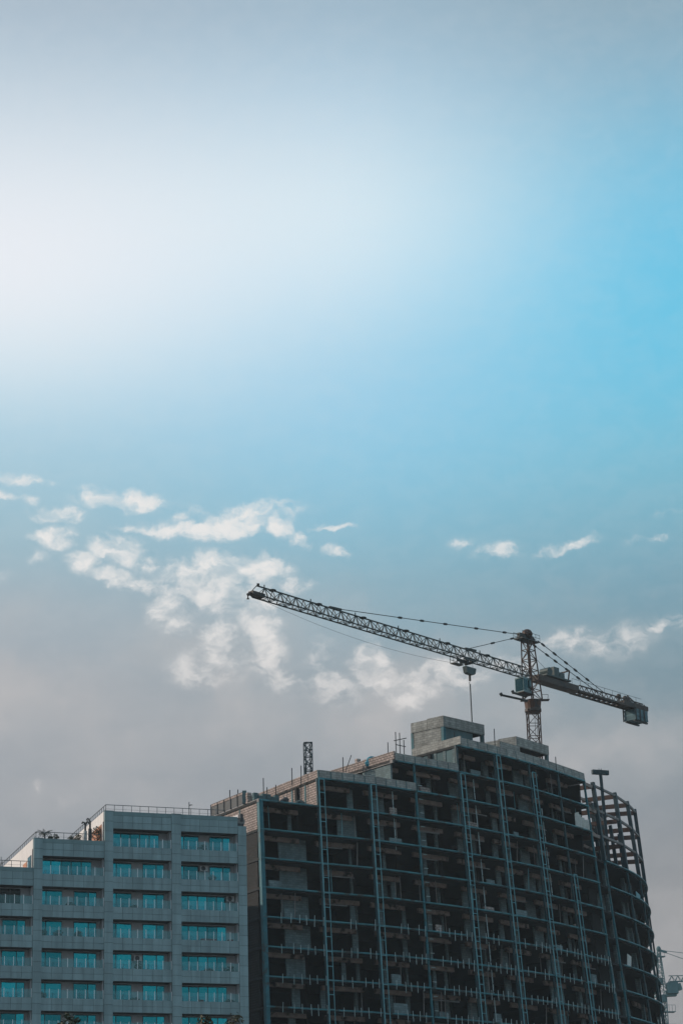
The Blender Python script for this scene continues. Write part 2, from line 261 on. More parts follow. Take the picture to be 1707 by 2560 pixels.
# ------------------------------------------------------------------ mesh helpers
class MB:
    def __init__(s): s.v = []; s.f = []
    def add(s, vs, fs):
        b = len(s.v); s.v += [tuple(x) for x in vs]; s.f += [tuple(i + b for i in q) for q in fs]; return s
    def box(s, a, b):
        x0, y0, z0 = a; x1, y1, z1 = b
        return s.add([(x0, y0, z0), (x1, y0, z0), (x1, y1, z0), (x0, y1, z0), (x0, y0, z1), (x1, y0, z1), (x1, y1, z1), (x0, y1, z1)],
                     [(0, 3, 2, 1), (4, 5, 6, 7), (0, 1, 5, 4), (1, 2, 6, 5), (2, 3, 7, 6), (3, 0, 4, 7)])
    def bar(s, p, q, w, h=None, side=None):
        p, q = Vector(p), Vector(q); d = (q - p); h = w if h is None else h
        if d.length < 1e-6: return s
        d.normalize()
        if side is None: side = d.cross(Vector((0, 0, 1))) if abs(d.z) < 0.95 else d.cross(Vector((0, 1, 0)))
        side = Vector(side); side = (side - d * side.dot(d)).normalized(); up = side.cross(d)
        c = [side * (a * w / 2) + up * (b * h / 2) for a, b in ((-1, -1), (1, -1), (1, 1), (-1, 1))]
        return s.add([p + k for k in c] + [q + k for k in c], [(0, 3, 2, 1), (4, 5, 6, 7), (0, 1, 5, 4), (1, 2, 6, 5), (2, 3, 7, 6), (3, 0, 4, 7)][::1])
    def tube(s, pts, r, n=6):
        rings = []
        for i, p in enumerate(pts):
            p = Vector(p); d = (Vector(pts[min(i + 1, len(pts) - 1)]) - Vector(pts[max(i - 1, 0)])).normalized()
            a = d.cross(Vector((0, 0, 1))) if abs(d.z) < 0.95 else d.cross(Vector((0, 1, 0)))
            a.normalize(); b = a.cross(d); rr = r[i] if isinstance(r, (list, tuple)) else r
            rings.append([p + a * (cos(2 * pi * k / n) * rr) + b * (sin(2 * pi * k / n) * rr) for k in range(n)])
        vs = [x for g in rings for x in g]; fs = []
        for i in range(len(rings) - 1):
            for k in range(n): fs.append((i * n + k, (i + 1) * n + k, (i + 1) * n + (k + 1) % n, i * n + (k + 1) % n))
        fs.append(tuple(range(n))); fs.append(tuple(reversed(range((len(rings) - 1) * n, len(rings) * n))))
        return s.add(vs, fs)
    def prism(s, poly, z0, z1):
        n = len(poly); vs = [(p[0], p[1], z0) for p in poly] + [(p[0], p[1], z1) for p in poly]
        return s.add(vs, [tuple(reversed(range(n))), tuple(range(n, 2 * n))] + [(i, (i + 1) % n, n + (i + 1) % n, n + i) for i in range(n)])
    def strip(s, lo, hi, lo2, hi2):   # solid band: outer lower, outer upper, inner lower, inner upper polylines
        n = len(lo); vs = list(lo) + list(hi) + list(lo2) + list(hi2); fs = []
        for i in range(n - 1):
            fs += [(i, i + 1, n + i + 1, n + i), (2 * n + i + 1, 2 * n + i, 3 * n + i, 3 * n + i + 1),
                   (n + i, n + i + 1, 3 * n + i + 1, 3 * n + i), (i + 1, i, 2 * n + i, 2 * n + i + 1)]
        fs += [(0, n, 3 * n, 2 * n), (n - 1, 3 * n - 1, 4 * n - 1, 2 * n - 1)]
        return s.add(vs, fs)
    def ellipsoid(s, c, r, n=8, m=5, seed=None, jit=0.0):
        rg = random.Random(seed); c = Vector(c); vs = [c - Vector((0, 0, r[2]))]
        for j in range(1, m):
            t = -pi / 2 + pi * j / m
            for k in range(n):
                q = 1 + rg.uniform(-jit, jit)
                vs.append(c + Vector((r[0] * cos(t) * cos(2 * pi * k / n) * q, r[1] * cos(t) * sin(2 * pi * k / n) * q, r[2] * sin(t) * q)))
        vs.append(c + Vector((0, 0, r[2]))); fs = []
        for k in range(n): fs.append((0, 1 + (k + 1) % n, 1 + k))
        for j in range(m - 2):
            for k in range(n): a = 1 + j * n; fs.append((a + k, a + (k + 1) % n, a + n + (k + 1) % n, a + n + k))
        a = 1 + (m - 2) * n
        for k in range(n): fs.append((a + k, a + (k + 1) % n, len(vs) - 1))
        return s.add(vs, fs)
    def mesh(s, name, mt, org=(0, 0, 0), smooth=False):
        o = Vector(org); me = bpy.data.meshes.new(name)
        me.from_pydata([(x[0] - o.x, x[1] - o.y, x[2] - o.z) for x in s.v], [], s.f); me.materials.append(M[mt] if isinstance(mt, str) else mt)
        uv = me.uv_layers.new(name='UVMap').data
        for p in me.polygons:
            nx, ny, nz = p.normal
            if abs(nz) > 0.75:
                for li in p.loop_indices: q = s.v[me.loops[li].vertex_index]; uv[li].uv = (q[0], q[1])
            else:
                h = hypot(nx, ny) or 1; tx, ty = -ny / h, nx / h
                for li in p.loop_indices: q = s.v[me.loops[li].vertex_index]; uv[li].uv = (q[0] * tx + q[1] * ty, q[2])
            p.use_smooth = smooth
        return me
    def build(s, name, mt, parent=None, smooth=False, org=None):
        og = (parent.get('_o') if parent is not None and org is None else org) or (0, 0, 0)
        ob = bpy.data.objects.new(name, s.mesh(name, mt, og, smooth)); COL.objects.link(ob)
        if parent is not None: ob.parent = parent
        elif org: ob.location = org
        return ob
ORG = {}
class Thing:
    pass
def tag(o, label, cat, group=None):
    o['label'] = label; o['category'] = cat
    if group: o['group'] = group
    return o
def root(name, loc, label, cat, group=None, rotz=0.0):
    o = bpy.data.objects.new(name, None); COL.objects.link(o); o.location = loc; o.rotation_euler = (0, 0, rotz); o.empty_display_size = 0.5
    return tag(o, label, cat, group)
def part(mb, name, mt, parent, org=(0, 0, 0), smooth=False):
    ob = bpy.data.objects.new(name, mb.mesh(name, mt, org, smooth)); COL.objects.link(ob); ob.parent = parent; return ob
def inst(name, me, parent, loc, rotz=0.0, scale=(1, 1, 1), rot=None):
    ob = bpy.data.objects.new(name, me); COL.objects.link(ob); ob.parent = parent; ob.location = loc
    ob.rotation_euler = rot if rot else (0, 0, rotz); ob.scale = scale; return ob
UNIT = {}
def unit(mt):                                     # unit box with its base corner at the origin
    if mt not in UNIT: UNIT[mt] = MB().box((0, 0, 0), (1, 1, 1)).mesh('piece_' + mt, mt)
    return UNIT[mt]
rng = random.Random(7)

# ------------------------------------------------------------------ ground
g = MB(); R = 6000
g.add([(R * cos(2 * pi * i / 48), R * sin(2 * pi * i / 48), 0) for i in range(48)], [tuple(range(48))])
gr = g.build('ground', 'ground'); gr['kind'] = 'structure'

# ------------------------------------------------------------------ apartment building (left), local frame: x along the front, y into the block
WA = 70.7
WP = at(617, 2200, 285.0); WROT = radians(90 - WA)
apt = root('apartment_building', (WP.x, WP.y, 0), 'grey panelled apartment building with blue glazed balconies and a stepped roof', 'building', rotz=WROT)
WU, WV = heading(WA), heading(WA - 90)
def wloc(px, py, v):                              # local point seen at a pixel, at depth v behind the front plane
    d = ray(px, py); nrm = WV; t = ((Vector((WP.x, WP.y, 0)) + WV * v - EYE).dot(nrm)) / d.dot(nrm); q = EYE + d * t - Vector((WP.x, WP.y, 0))
    return Vector((q.dot(WU), v, q.z))
def wworld(p): return Vector((WP.x, WP.y, 0)) + WU * p[0] + WV * p[1] + Vector((0, 0, p[2]))
PITCH = 3.32
def soff(i): return 61.42 - PITCH * i
PIL = [(-39.6, -38.65), (-31.75, -30.8), (-23.9, -22.95), (-16.1, -15.15), (-8.55, -7.5), (-0.95, 0.0)]
TOPS = {0: 56.72, 1: 56.72, 2: 59.95, 3: 63.3, 4: 63.3}          # roof level of each bay
SPH = 1.37
RECESS = 1.55
# core, roofs
core = MB(); core.box((-39.6, RECESS, 0), (-23.9, 20, 56.1)); core.box((-23.9, RECESS, 0), (-16.1, 21, 59.4)); core.box((-16.1, RECESS, 0), (-0.02, 33, 62.7))
part(core, 'core_wall', 'render_wall', apt)
for k, (u0, u1, z, dep) in enumerate(((-39.6, -23.9, 56.72, 20), (-23.9, -16.1, 59.95, 21), (-16.1, -0.02, 63.3, 33))):
    part(MB().box((u0 + .02, 0.3, z - 0.62), (u1 - .02, dep + .1, z - 0.15)), 'roof_slab', 'roofing', apt)
    side = MB().box((u0 - 0.05, 0.3, z - 1.1), (u0 + 0.25, dep, z)) if k else MB().box((u0 - .05, dep, z - 1), (u1, dep + .2, z))
    part(side, 'parapet_side', 'white_wall', apt)
# sunlit flanks of the two higher blocks, facing left
part(MB().box((-16.16, 0.62, 59.4), (-16.101, 20, 62.2)), 'flank_wall', 'white_wall', apt)
part(MB().box((-16.22, 1.0, 59.9), (-16.163, 6.2, 62.02)), 'painted_panel', 'orange_wall', apt)
part(MB().box((-16.22, 9.0, 59.9), (-16.163, 11.5, 62.02)), 'door_leaf', 'orange_wall', apt)
part(MB().box((-23.96, 0.62, 56.1), (-23.901, 20, 58.85)), 'flank_wall', 'white_wall', apt)
part(MB().box((-24.02, 3.2, 56.72), (-23.963, 5.0, 58.0)), 'painted_panel', 'orange_wall', apt)
w_ = part(MB().box((-24.02, 0.9, 56.72), (-23.963, 2.6, 58.3)), 'window', 'window_frame', apt)
part(MB().box((-24.04, 1.0, 56.8), (-24.021, 2.5, 58.2)), 'pane', 'window', w_)
# pilasters with stacked panels
pm = unit('cladding')
for pi_, (a, b) in enumerate(PIL):
    top = max(TOPS.get(pi_ - 1, 0), TOPS.get(pi_, 0)) + 0.0
    if pi_ == len(PIL) - 1: top = 62.3
    p = part(MB().box((a + .03, -0.04, 0), (b - .03, 0.55, top - .02)), 'pilaster', 'joint', apt)
    z = top; hh = 1.107
    while z > 34:
        inst('panel', pm, p, (a, -0.10, z - hh + 0.025), 0, (b - a, 0.30, hh - 0.035)); z -= hh
    part(MB().box((a + .005, -0.095, 0), (b - .005, 0.19, z)), 'lower_cladding', 'cladding', p)
    if pi_ < len(PIL) - 1: part(MB().box((a - .03, -.13, top), (b + .03, .60, top + .06)), 'coping', 'coping', p)
# bays
LONG = {(4, 2), (4, 3), (4, 4), (4, 5), (4, 6), (4, 7), (3, 0), (2, 1), (1, 2)}
glm, stm = unit('balustrade_glass'), unit('chrome')
winm = unit('window'); dwin = unit('dark_window')
for bay in range(5):
    u0, u1 = PIL[bay][1], PIL[bay + 1][0]; W = u1 - u0
    first = {0: 2, 1: 2, 2: 1, 3: 0, 4: 0}[bay]
    top = TOPS[bay]
    npan = 6
    # roof parapet
    zlo = soff(first)
    sp = part(MB().box((u0, 0.07, zlo), (u1, 0.30, top - .02)), 'roof_parapet', 'joint', apt)
    band = 0.42
    part(MB().box((u0 - .0, 0.0, top - band), (u1 + .0, 0.36, top + .03)), 'coping', 'coping', sp)
    rows = [(zlo, zlo + 0.70), (zlo + 0.70, top - band)]
    for (za, zb) in rows:
        for c in range(npan):
            inst('panel', pm, sp, (u0 + W * c / npan + .015, 0.012, za + .015), 0, (W / npan - .03, 0.055, zb - za - .03))
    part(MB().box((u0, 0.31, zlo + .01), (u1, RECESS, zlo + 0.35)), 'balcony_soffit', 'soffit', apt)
    for i in range(first, 18):
        zs = soff(i); zf = zs - 1.95                      # opening between zf and zs
        if zf < 3: break
        deep = i >= 8
        z1 = zf; z0 = soff(i + 1)
        sp = part(MB().box((u0, 0.07 if not deep else 0.012, z0), (u1, 0.30, z1)), 'spandrel', 'cladding' if deep else 'joint', apt)
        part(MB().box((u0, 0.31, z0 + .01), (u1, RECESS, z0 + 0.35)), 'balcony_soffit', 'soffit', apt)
        if not deep:
            for (za, zb) in ((z0, z0 + 0.68), (z0 + 0.68, z1)):
                for c in range(npan):
                    inst('panel', pm, sp, (u0 + W * c / npan + .014, 0.012, za + .014), 0, (W / npan - .028, 0.055, zb - za - .028))
        # windows
        hw = zs - 0.02
        long = (bay, i) in LONG
        if long: spans = [(0.02, 0.84, 5 if bay != 4 else 5)]
        else: spans = [(0.0, 0.37, 2), (0.56, 0.925, 2)]
        if deep: spans = [(0.02, 0.9, 1)]
        for (fa, fb, npn) in spans:
            a, b = u0 + W * fa, u0 + W * fb
            za, zb = zf - 0.25, zs - 0.12
            wf = part(MB().box((a, RECESS - 0.06, za), (b, RECESS - .003, zb)), 'window', 'window_frame', apt)
            if npn == 2: cuts = [0, .30, 1.0] if fa < 0.1 else [0, .64, 1.0]
            else: cuts = [q / npn for q in range(npn + 1)]
            for q in range(npn):
                pa, pb = a + (b - a) * cuts[q] + .05, a + (b - a) * cuts[q + 1] - .05
                inst('pane', dwin if (bay, i) == (1, 2) else winm, wf, (pa, RECESS - 0.075, za + .05), 0, (pb - pa, 0.012, zb - za - .1))
        if deep: continue
        # side return wall at the right end of the balcony
        part(MB().box((u1 - 0.10, 0.35, zf - .3), (u1 - 0.003, RECESS - .08, zs)), 'return_wall', 'render_wall', apt)
        # glass balustrade
        bl = part(MB().box((u0 + .01, 0.17, zf + 0.895), (u1 - .01, 0.195, zf + 0.91)), 'balustrade', 'coping', apt)
        ph = (0.0 if bay in (3,) else 0.0)
        npost = 7
        xs = [u0 + W * (q + 0.96) / npost for q in range(npost)]
        prev = u0
        for x in xs:
            x = min(x, u1 - 0.05)
            inst('glass_pane', glm, bl, (prev + .03, 0.18, zf + .03), 0, (x - prev - .06, 0.012, 0.85))
            inst('post', stm, bl, (x - .03, 0.12, zf), 0, (0.06, 0.05, 0.98)); prev = x
# roof railings
def railing(pts, h, n_gap, mt='rail'):
    m = MB()
    for a, b in zip(pts, pts[1:]): m.bar(a + Vector((0, 0, h)), b + Vector((0, 0, h)), 0.06); m.bar(a + Vector((0, 0, h * .5)), b + Vector((0, 0, h * .5)), 0.02)
    o = part(m, 'roof_railing', mt, apt)
    um = unit(mt)
    for a, b in zip(pts, pts[1:]):
        L = (b - a).length; k = max(1, round(L / n_gap))
        for q in range(k + 1):
            p = a.lerp(b, q / k); inst('post', um, o, (p.x - .025, p.y - .025, p.z - .02), 0, (.05, .05, h))
V3 = lambda x, y, z: Vector((x, y, z))
railing([V3(-15.75, 19.5, 63.3), V3(-15.75, 0.9, 63.3), V3(-2.2, 0.9, 63.3)], 0.92, 1.0)
railing([V3(-23.5, 19.5, 59.95), V3(-23.5, 0.9, 59.95), V3(-16.3, 0.9, 59.95)], 0.92, 1.0)
railing([V3(-39, 0.75, 56.72), V3(-24.2, 0.75, 56.72)], 0.85, 1.0)
# dark ducts at the right end of the roof
part(MB().box((-0.9, 0.35, 62.36), (-0.15, 1.5, 63.3)).box((-0.55, 0.2, 62.9), (-0.25, 1.2, 63.75)), 'roof_duct', 'dark_box', apt)

# things on the roofs and balconies of the apartment building
def leaf_cloud(m, c, r, n, size, rg):
    for _ in range(n):
        while True:
            d = Vector((rg.uniform(-1, 1), rg.uniform(-1, 1), rg.uniform(-1, 1)))
            if 0.05 < d.length < 1: break
        p = Vector(c) + Vector((d.x * r[0], d.y * r[1], d.z * r[2]))
        a = Vector((rg.uniform(-1, 1), rg.uniform(-1, 1), rg.uniform(-1, 1))).normalized(); b = a.cross(Vector((rg.uniform(-1, 1), rg.uniform(-1, 1), rg.uniform(-1, 1)))).normalized()
        s = size * rg.uniform(.6, 1.3)
        m.add([p - a * s, p + b * s * .45, p + a * s, p - b * s * .45], [(0, 1, 2, 3)])
def potted(name, p, h, w, label, leaves=160, mt='foliage', group='potted plants on the roof terraces'):
    base = wworld(p); t = root(name, base, label, 'plant', group); rg = random.Random(label)
    m = MB(); m.tube([(0, 0, 0), (0, 0, .3)], [.16, .22], 8); part(m, 'pot', 'pot', t)
    m = MB()
    for q in range(5): m.tube([(0, 0, .25), (rg.uniform(-.1, .1), rg.uniform(-.1, .1), h * .4), (rg.uniform(-w, w) * .6, rg.uniform(-w, w) * .6, h * .8)], [.03, .02, .008], 4)
    part(m, 'stem', 'bark', t)
    m = MB(); leaf_cloud(m, (0, 0, h * .65), (w, w, h * .42), leaves, .11, rg); part(m, 'foliage', mt, t)
def palm(p, h, w, label):
    base = wworld(p); t = root('palm_plant', base, label, 'plant', 'potted plants on the roof terraces'); rg = random.Random(3)
    part(MB().tube([(0, 0, 0), (0, 0, .35)], [.2, .26], 8), 'pot', 'pot', t)
    part(MB().tube([(0, 0, .2), (.03, 0, h * .35), (0, .02, h * .62)], [.07, .06, .05], 6), 'trunk', 'bark', t)
    for q in range(17):
        a = 2 * pi * q / 17 + rg.uniform(-.2, .2); up = rg.uniform(.1, 1.0); L = w * rg.uniform(.75, 1.1); m = MB(); prev = None
        for s in range(8):
            f = s / 7; pt = Vector((cos(a) * L * f, sin(a) * L * f, h * .62 + up * .75 * f - 0.9 * f * f * (1.2 - up * .8)))
            if prev is not None:
                sd = Vector((-sin(a), cos(a), 0))
                for sg in (-1, 1):
                    ln = .34 * (1 - abs(f - .4)) * sg; tipd = sd * ln + Vector((0, 0, -.12)); m.add([prev, prev.lerp(pt, .55), prev.lerp(pt, .5) + tipd], [(0, 1, 2)])
                m.bar(prev, pt, .02)
            prev = pt
        part(m, 'frond', 'foliage', t)
pp = wloc(112, 2078, 2.6); palm((pp.x, 2.6, 59.8), 2.1, 1.0, 'small spiky palm at the left corner of the middle roof terrace')
for (px, v, h, w, lb) in ((140, 1.6, 1.0, .42, 'low round shrub just right of the small roof palm'), (181, 1.6, .85, .4, 'low flat shrub on the middle roof terrace beside the twin vent pipes'),
                          (197, 2.2, 1.4, .35, 'thin airy shrub left of the twin vent pipes on the roof'), (127, 1.5, .8, .3, 'tiny shrub against the railing beside the small roof palm')):
    q = wloc(px, 2085, v); potted('roof_shrub', (q.x, v, 59.8), h, w, lb)
q = wloc(245, 2075, 1.7); potted('roof_bush', (q.x, 1.7, 59.8), 2.0, .75, 'tall dark bush against the orange flank wall of the roof terrace', 420)
for (px, top, v, lb) in ((214, 2055, 2.0, 'shorter grey vent pipe with hooked twin cowl on the roof'), (226, 2046, 2.0, 'taller dark vent pipe with hooked cowl on the roof')):
    q = wloc(px, top, v); b = wworld((q.x, v, 59.8)); t = root('vent_pipe', b, lb, 'vent pipe', 'twin vent pipes'); h = q.z - 59.8
    part(MB().tube([(0, 0, 0), (0, 0, h * .62)], .2, 10), 'pipe', 'ac' if px < 220 else 'dark_box', t)
    m = MB().tube([(0, 0, h * .62), (0, 0, h * .9)], .11, 8)
    for sgn in ((-1, 1) if px < 220 else (-1,)):
        m.tube([(0, 0, h * .85), (sgn * .12, 0, h * .98), (sgn * .28, 0, h), (sgn * .38, 0, h * .93)], .09, 8)
    part(m, 'cowl', 'dark_box', t)
q = wloc(473, 2005, 1.2); t = root('roof_antenna', wworld((q.x, 1.2, 63.15)), 'thin roof pole with a small side bracket above the front parapet', 'antenna')
part(MB().tube([(0, 0, 0), (0, 0, q.z - 63.15)], .05, 6), 'pole', 'rail', t); part(MB().ellipsoid((.2, 0, 1.55), (.2, .08, .05)).bar((0, 0, 1.4), (.2, 0, 1.55), .04), 'bracket', 'dark_box', t)
q = wloc(4, 2150, 1.5); t = root('roof_antenna', wworld((q.x, 1.5, 56.6)), 'short tripod pole on the lowest roof at the left edge', 'antenna')
part(MB().tube([(0, 0, 0), (0, 0, 1.5)], .035, 6), 'pole', 'rail', t); part(MB().bar((0, 0, 1.0), (.35, 0, 0), .03).bar((0, 0, 1.0), (-.3, .2, 0), .03), 'leg', 'rail', t)
# air conditioners, lamps and clutter
def bay_pt(bay, i, f, v, dz): u0, u1 = PIL[bay][1], PIL[bay + 1][0]; return (u0 + (u1 - u0) * f, v, soff(i) - 1.95 + dz)
for (bay, i, f, dz, lb) in ((4, 1, .44, 1.15, 'boxed air conditioner on the wall of the second balcony from the top at right'),
                            (3, 4, .46, 1.0, 'boxed air conditioner with dark fan on the fifth balcony of the second bay from right'),
                            (4, 2, .9, 1.2, 'boxed air conditioner in the right corner of the third balcony at right')):
    p = wworld(bay_pt(bay, i, f, 1.1, dz)); t = root('air_conditioner', p, lb, 'air conditioner', 'wall air conditioners'); t.rotation_euler.z = WROT
    part(MB().box((-.45, -.15, 0), (.45, .3, .6)), 'casing', 'ac', t); part(MB().tube([(-.08, -.17, .3), (-.08, -.13, .3)], .26, 14), 'fan_grille', 'dark_box', t)
    part(MB().box((-.45, .3, -.05), (-.38, .39, .1)).box((.38, .3, -.05), (.45, .39, .1)), 'wall_bracket', 'rail', t)
for (f, dz) in ((.05, 1.35), (.34, 1.33)):
    p = wworld(bay_pt(4, 5, f, 1.3, dz)); o = MB().ellipsoid((0, 0, 0), (.07, .07, .07)).tube([(0, 0, .05), (0, 0, .28)], .02, 5).build('bulb_lamp', 'lamp', org=p)
    tag(o, ('left' if f < .2 else 'right') + ' one of two lit bulbs on the sixth balcony at right', 'lamp')
CL = [(4, 0, .42, 'dark potted plant on the top right balcony', 'p'), (4, 1, .57, 'leafy potted plant below the window on the second right balcony', 'p'), (3, 2, .38, 'low dark planter in the third balcony of the second bay from right', 'b'),
      (4, 3, .5, 'long dark red chest on the fourth right balcony', 'r'), (4, 3, .88, 'small red chest in the right corner of the fourth right balcony', 'r'), (4, 4, .5, 'dark slatted planter box on the fifth right balcony', 'b'),
      (4, 4, .88, 'dark round planter in the right corner of the fifth right balcony', 'p'), (4, 5, .36, 'red chest among pots on the sixth right balcony', 'r'), (4, 5, .86, 'dark planter box in the right corner of the sixth right balcony', 'b'),
      (3, 4, .46, 'small dark pot under the fan unit in the second bay from right', 'p'), (3, 5, .4, 'low dark planter on the sixth balcony of the second bay from right', 'b'), (2, 2, .48, 'dark planter box on the second balcony of the third bay from right', 'b'),
      (2, 3, .05, 'dark shrub in the left corner of the third balcony in the third bay', 'p'), (2, 3, .3, 'row of dark foliage on the third balcony in the third bay', 'p'), (2, 3, .62, 'dark bushy pot right of the pier on the third bay balcony', 'p'),
      (2, 5, .05, 'dark leafy pot in the left corner of the fifth balcony in the third bay', 'p'), (3, 6, .44, 'tall dark planter against the pier on the seventh balcony of the second bay', 'b')]
for (bay, i, f, lb, kd) in CL:
    p = wworld(bay_pt(bay, i, f, .75, -.02)); rg = random.Random(lb)
    if kd == 'p':
        t = root('potted_plant', p, lb, 'plant', 'plants on the balconies'); part(MB().tube([(0, 0, -.3), (0, 0, .1)], [.16, .22], 8), 'pot', 'pot', t)
        m = MB(); leaf_cloud(m, (0, 0, .38), (.45, .35, .4), 130, .12, rg); part(m, 'foliage', 'foliage', t)
    elif kd == 'r':
        t = root('balcony_chest', p, lb, 'chest', 'balcony furniture'); t.rotation_euler.z = WROT; w = .85 if 'long' in lb else .28
        part(MB().box((-w, -.2, -.25), (w, .2, .22)), 'body', 'red_cloth', t); part(MB().box((-w - .03, -.22, .22), (w + .03, .22, .28)), 'lid', 'red_cloth', t)
    else:
        t = root('balcony_box', p, lb, 'planter', 'balcony furniture'); t.rotation_euler.z = WROT
        part(MB().box((-.5, -.2, -.25), (.5, .2, .25 if 'low' in lb or 'planter' in lb else .75)), 'body', 'pot', t)
        m = MB(); leaf_cloud(m, (0, 0, .3), (.5, .2, .16), 60, .09, rg); part(m, 'foliage', 'foliage', t)

# ------------------------------------------------------------------ unfinished building (right): a curved, battered frame
NODES = [Vector((x, y)) for x, y in ((-10.95, 309.3), (-3.7, 313.95), (2.75, 318.0), (8.7, 322.75), (14.55, 327.8), (19.8, 333.1), (24.8, 338.8), (29.2, 344.75), (33.4, 350.8),
         (35.0, 353.7), (38.7, 360.7), (41.1, 366.8), (42.5, 372.5), (43.05, 378.2), (42.7, 384.0), (40.4, 388.6), (36.4, 390.4))]
STOREY, Z0 = 3.567, 70.85
def lev(k): return Z0 + STOREY * k
def spline(t):
    t = max(0.0, min(len(NODES) - 1.0, t)); i = min(int(t), len(NODES) - 2); f = t - i
    p1, p2 = NODES[i], NODES[i + 1]; p0 = NODES[i - 1] if i else p1 * 2 - p2; p3 = NODES[i + 2] if i + 2 < len(NODES) else p2 * 2 - p1
    return 0.5 * ((2 * p1) + (p2 - p0) * f + (2 * p0 - 5 * p1 + 4 * p2 - p3) * f * f + (3 * p1 - p0 - 3 * p2 + p3) * f ** 3)
def normal(t):
    d = (spline(t + .05) - spline(t - .05)); d.normalize(); return Vector((d.y, -d.x))
def tang(t): n = normal(t); return Vector((-n.y, n.x))
def batter(t): return 0.035 + 0.0075 * min(t, 8.5) - 0.024 * max(0.0, min(t, 13.0) - 11.0)
def F(t, k, inset=0.0, dz=0.0):                   # a point of the front: bay position, level, distance in from the edge
    n = normal(t); p = spline(t) + n * (batter(t) * -(k * STOREY + dz) - inset); return Vector((p.x, p.y, lev(k) + dz))
ORGN = Vector((8, 335, 0))
site = root('unfinished_building', ORGN, 'dark unfinished concrete and steel building with curved open floors and stepped roof', 'building')
def sp(m, name, mt, parent=None, smooth=False):
    ob = bpy.data.objects.new(name, m.mesh(name, mt, ORGN, smooth)); COL.objects.link(ob); ob.parent = parent or site; return ob
LOW, DEPTH = -19, 18.0
START = lambda k: 0 if k <= 0 else {1: 1, 2: 2.5, 3: 4}[k]
def arange(a, b, st):
    n = max(1, round((b - a) / st)); return [a + (b - a) * i / n for i in range(n + 1)]
def wall(m, ta, tb, k, z0, z1, inset, th, step=0.34):
    ts = arange(ta, tb, step)
    m.strip([F(t, k, inset, z0) for t in ts], [F(t, k, inset, z1) for t in ts], [F(t, k, inset + th, z0) for t in ts], [F(t, k, inset + th, z1) for t in ts]); return m
BOWIN = [Vector((31.6, 386.5)), Vector((31.0, 376.5))]
for k in range(LOW, 4):
    ts = arange(START(k), 8, .34)
    out = [F(t, k, .45) for t in ts]; inn = [F(t, k, DEPTH) for t in reversed(ts)]
    poly = [(p.x, p.y) for p in out] + [(p.x, p.y) for p in inn]
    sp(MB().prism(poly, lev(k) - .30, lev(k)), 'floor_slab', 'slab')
    if k <= 0:
        tb = arange(8.0, 16, .34); pb = [F(t, k, .45) for t in tb]
        poly = [(p.x, p.y) for p in pb] + [(p.x, p.y) for p in BOWIN] + [(F(8, k, DEPTH).x, F(8, k, DEPTH).y)]
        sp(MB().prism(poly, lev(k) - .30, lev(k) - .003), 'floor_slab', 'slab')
# edge steel, one length per bay
for k in range(LOW, 4):
    a = START(k); segs = []
    t = a
    while t < 8 - 1e-6: nx = min(8, math.floor(t + 1 + 1e-6)); segs.append((t, nx)); t = nx
    if k <= 0: segs += [(9, 10), (10, 11), (11, 12), (12, 13), (13, 14)]
    for (ta, tb) in segs:
        sp(wall(MB(), ta + .012, tb - .012, k, -.12, .04, -.06, .52), 'edge_beam', 'edge')
    # recessed beams, broken at the columns
    for (ta, tb) in segs:
        if ta >= 9 and k > -5: continue
        if k < -9: continue
        rg = random.Random(hash((k, round(ta * 10))) & 0xffff); rg = random.Random(k * 31 + int(ta * 10))
        L = tb - ta; a0, b0 = ta + L * (0.12 + rg.uniform(-.04, .05)), ta + L * (0.84 + rg.uniform(-.08, .05))
        if ta < 1: a0, b0 = .16 + rg.uniform(0, .03), .80
        sp(wall(MB(), a0, b0, k, -.86, -.302, 2.35, .4), 'recessed_beam', 'brown_beam')
# facade columns
TOPK = [0, 1, 1, 2, 3, 3, 3, 3, 3]
def column(t, kb, kt, w, inset, mt, dzt=0.0, name='column', d=None):
    tg = tang(t); return sp(MB().bar(F(t, kb, inset), F(t, kt, inset, dzt), w, d or w, side=Vector((tg.x, tg.y, 0))), name, mt)
for t in range(9):
    column(t + (.035 if t == 0 else 0), LOW, TOPK[t], (.55 if t == 0 else .24), .24, 'teal_column' if t in (0, 3, 8) else 'dim_column')
for t in range(1, 9):
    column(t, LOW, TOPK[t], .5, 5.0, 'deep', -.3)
for t in (9, 10, 11, 12, 13, 14):
    column(t, LOW, 0, .24, .25, 'dim_column' if t > 9 else 'teal_column', -.3)
for t in (9.5, 10.6, 11.4, 12.4):
    column(t, -9, 0, .45, 2.2, 'block', -.3)
# core wall behind everything, one length per storey
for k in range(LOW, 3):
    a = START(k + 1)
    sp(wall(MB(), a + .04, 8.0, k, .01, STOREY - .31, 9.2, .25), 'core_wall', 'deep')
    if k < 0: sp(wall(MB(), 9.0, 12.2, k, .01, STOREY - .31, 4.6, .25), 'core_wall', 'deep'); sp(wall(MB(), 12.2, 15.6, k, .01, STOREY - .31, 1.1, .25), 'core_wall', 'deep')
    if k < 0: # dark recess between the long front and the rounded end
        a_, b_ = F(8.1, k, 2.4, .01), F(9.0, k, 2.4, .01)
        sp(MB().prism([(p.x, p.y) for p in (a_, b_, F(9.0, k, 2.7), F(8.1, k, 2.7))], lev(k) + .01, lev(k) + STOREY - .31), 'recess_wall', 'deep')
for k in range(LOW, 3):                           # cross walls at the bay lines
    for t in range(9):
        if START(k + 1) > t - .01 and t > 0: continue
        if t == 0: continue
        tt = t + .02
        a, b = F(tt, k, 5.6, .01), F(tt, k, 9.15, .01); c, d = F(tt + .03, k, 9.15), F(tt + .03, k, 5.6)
        sp(MB().prism([(p.x, p.y) for p in (a, d, c, b)], lev(k) + .01, lev(k) + STOREY - .31), 'cross_wall', 'deep')
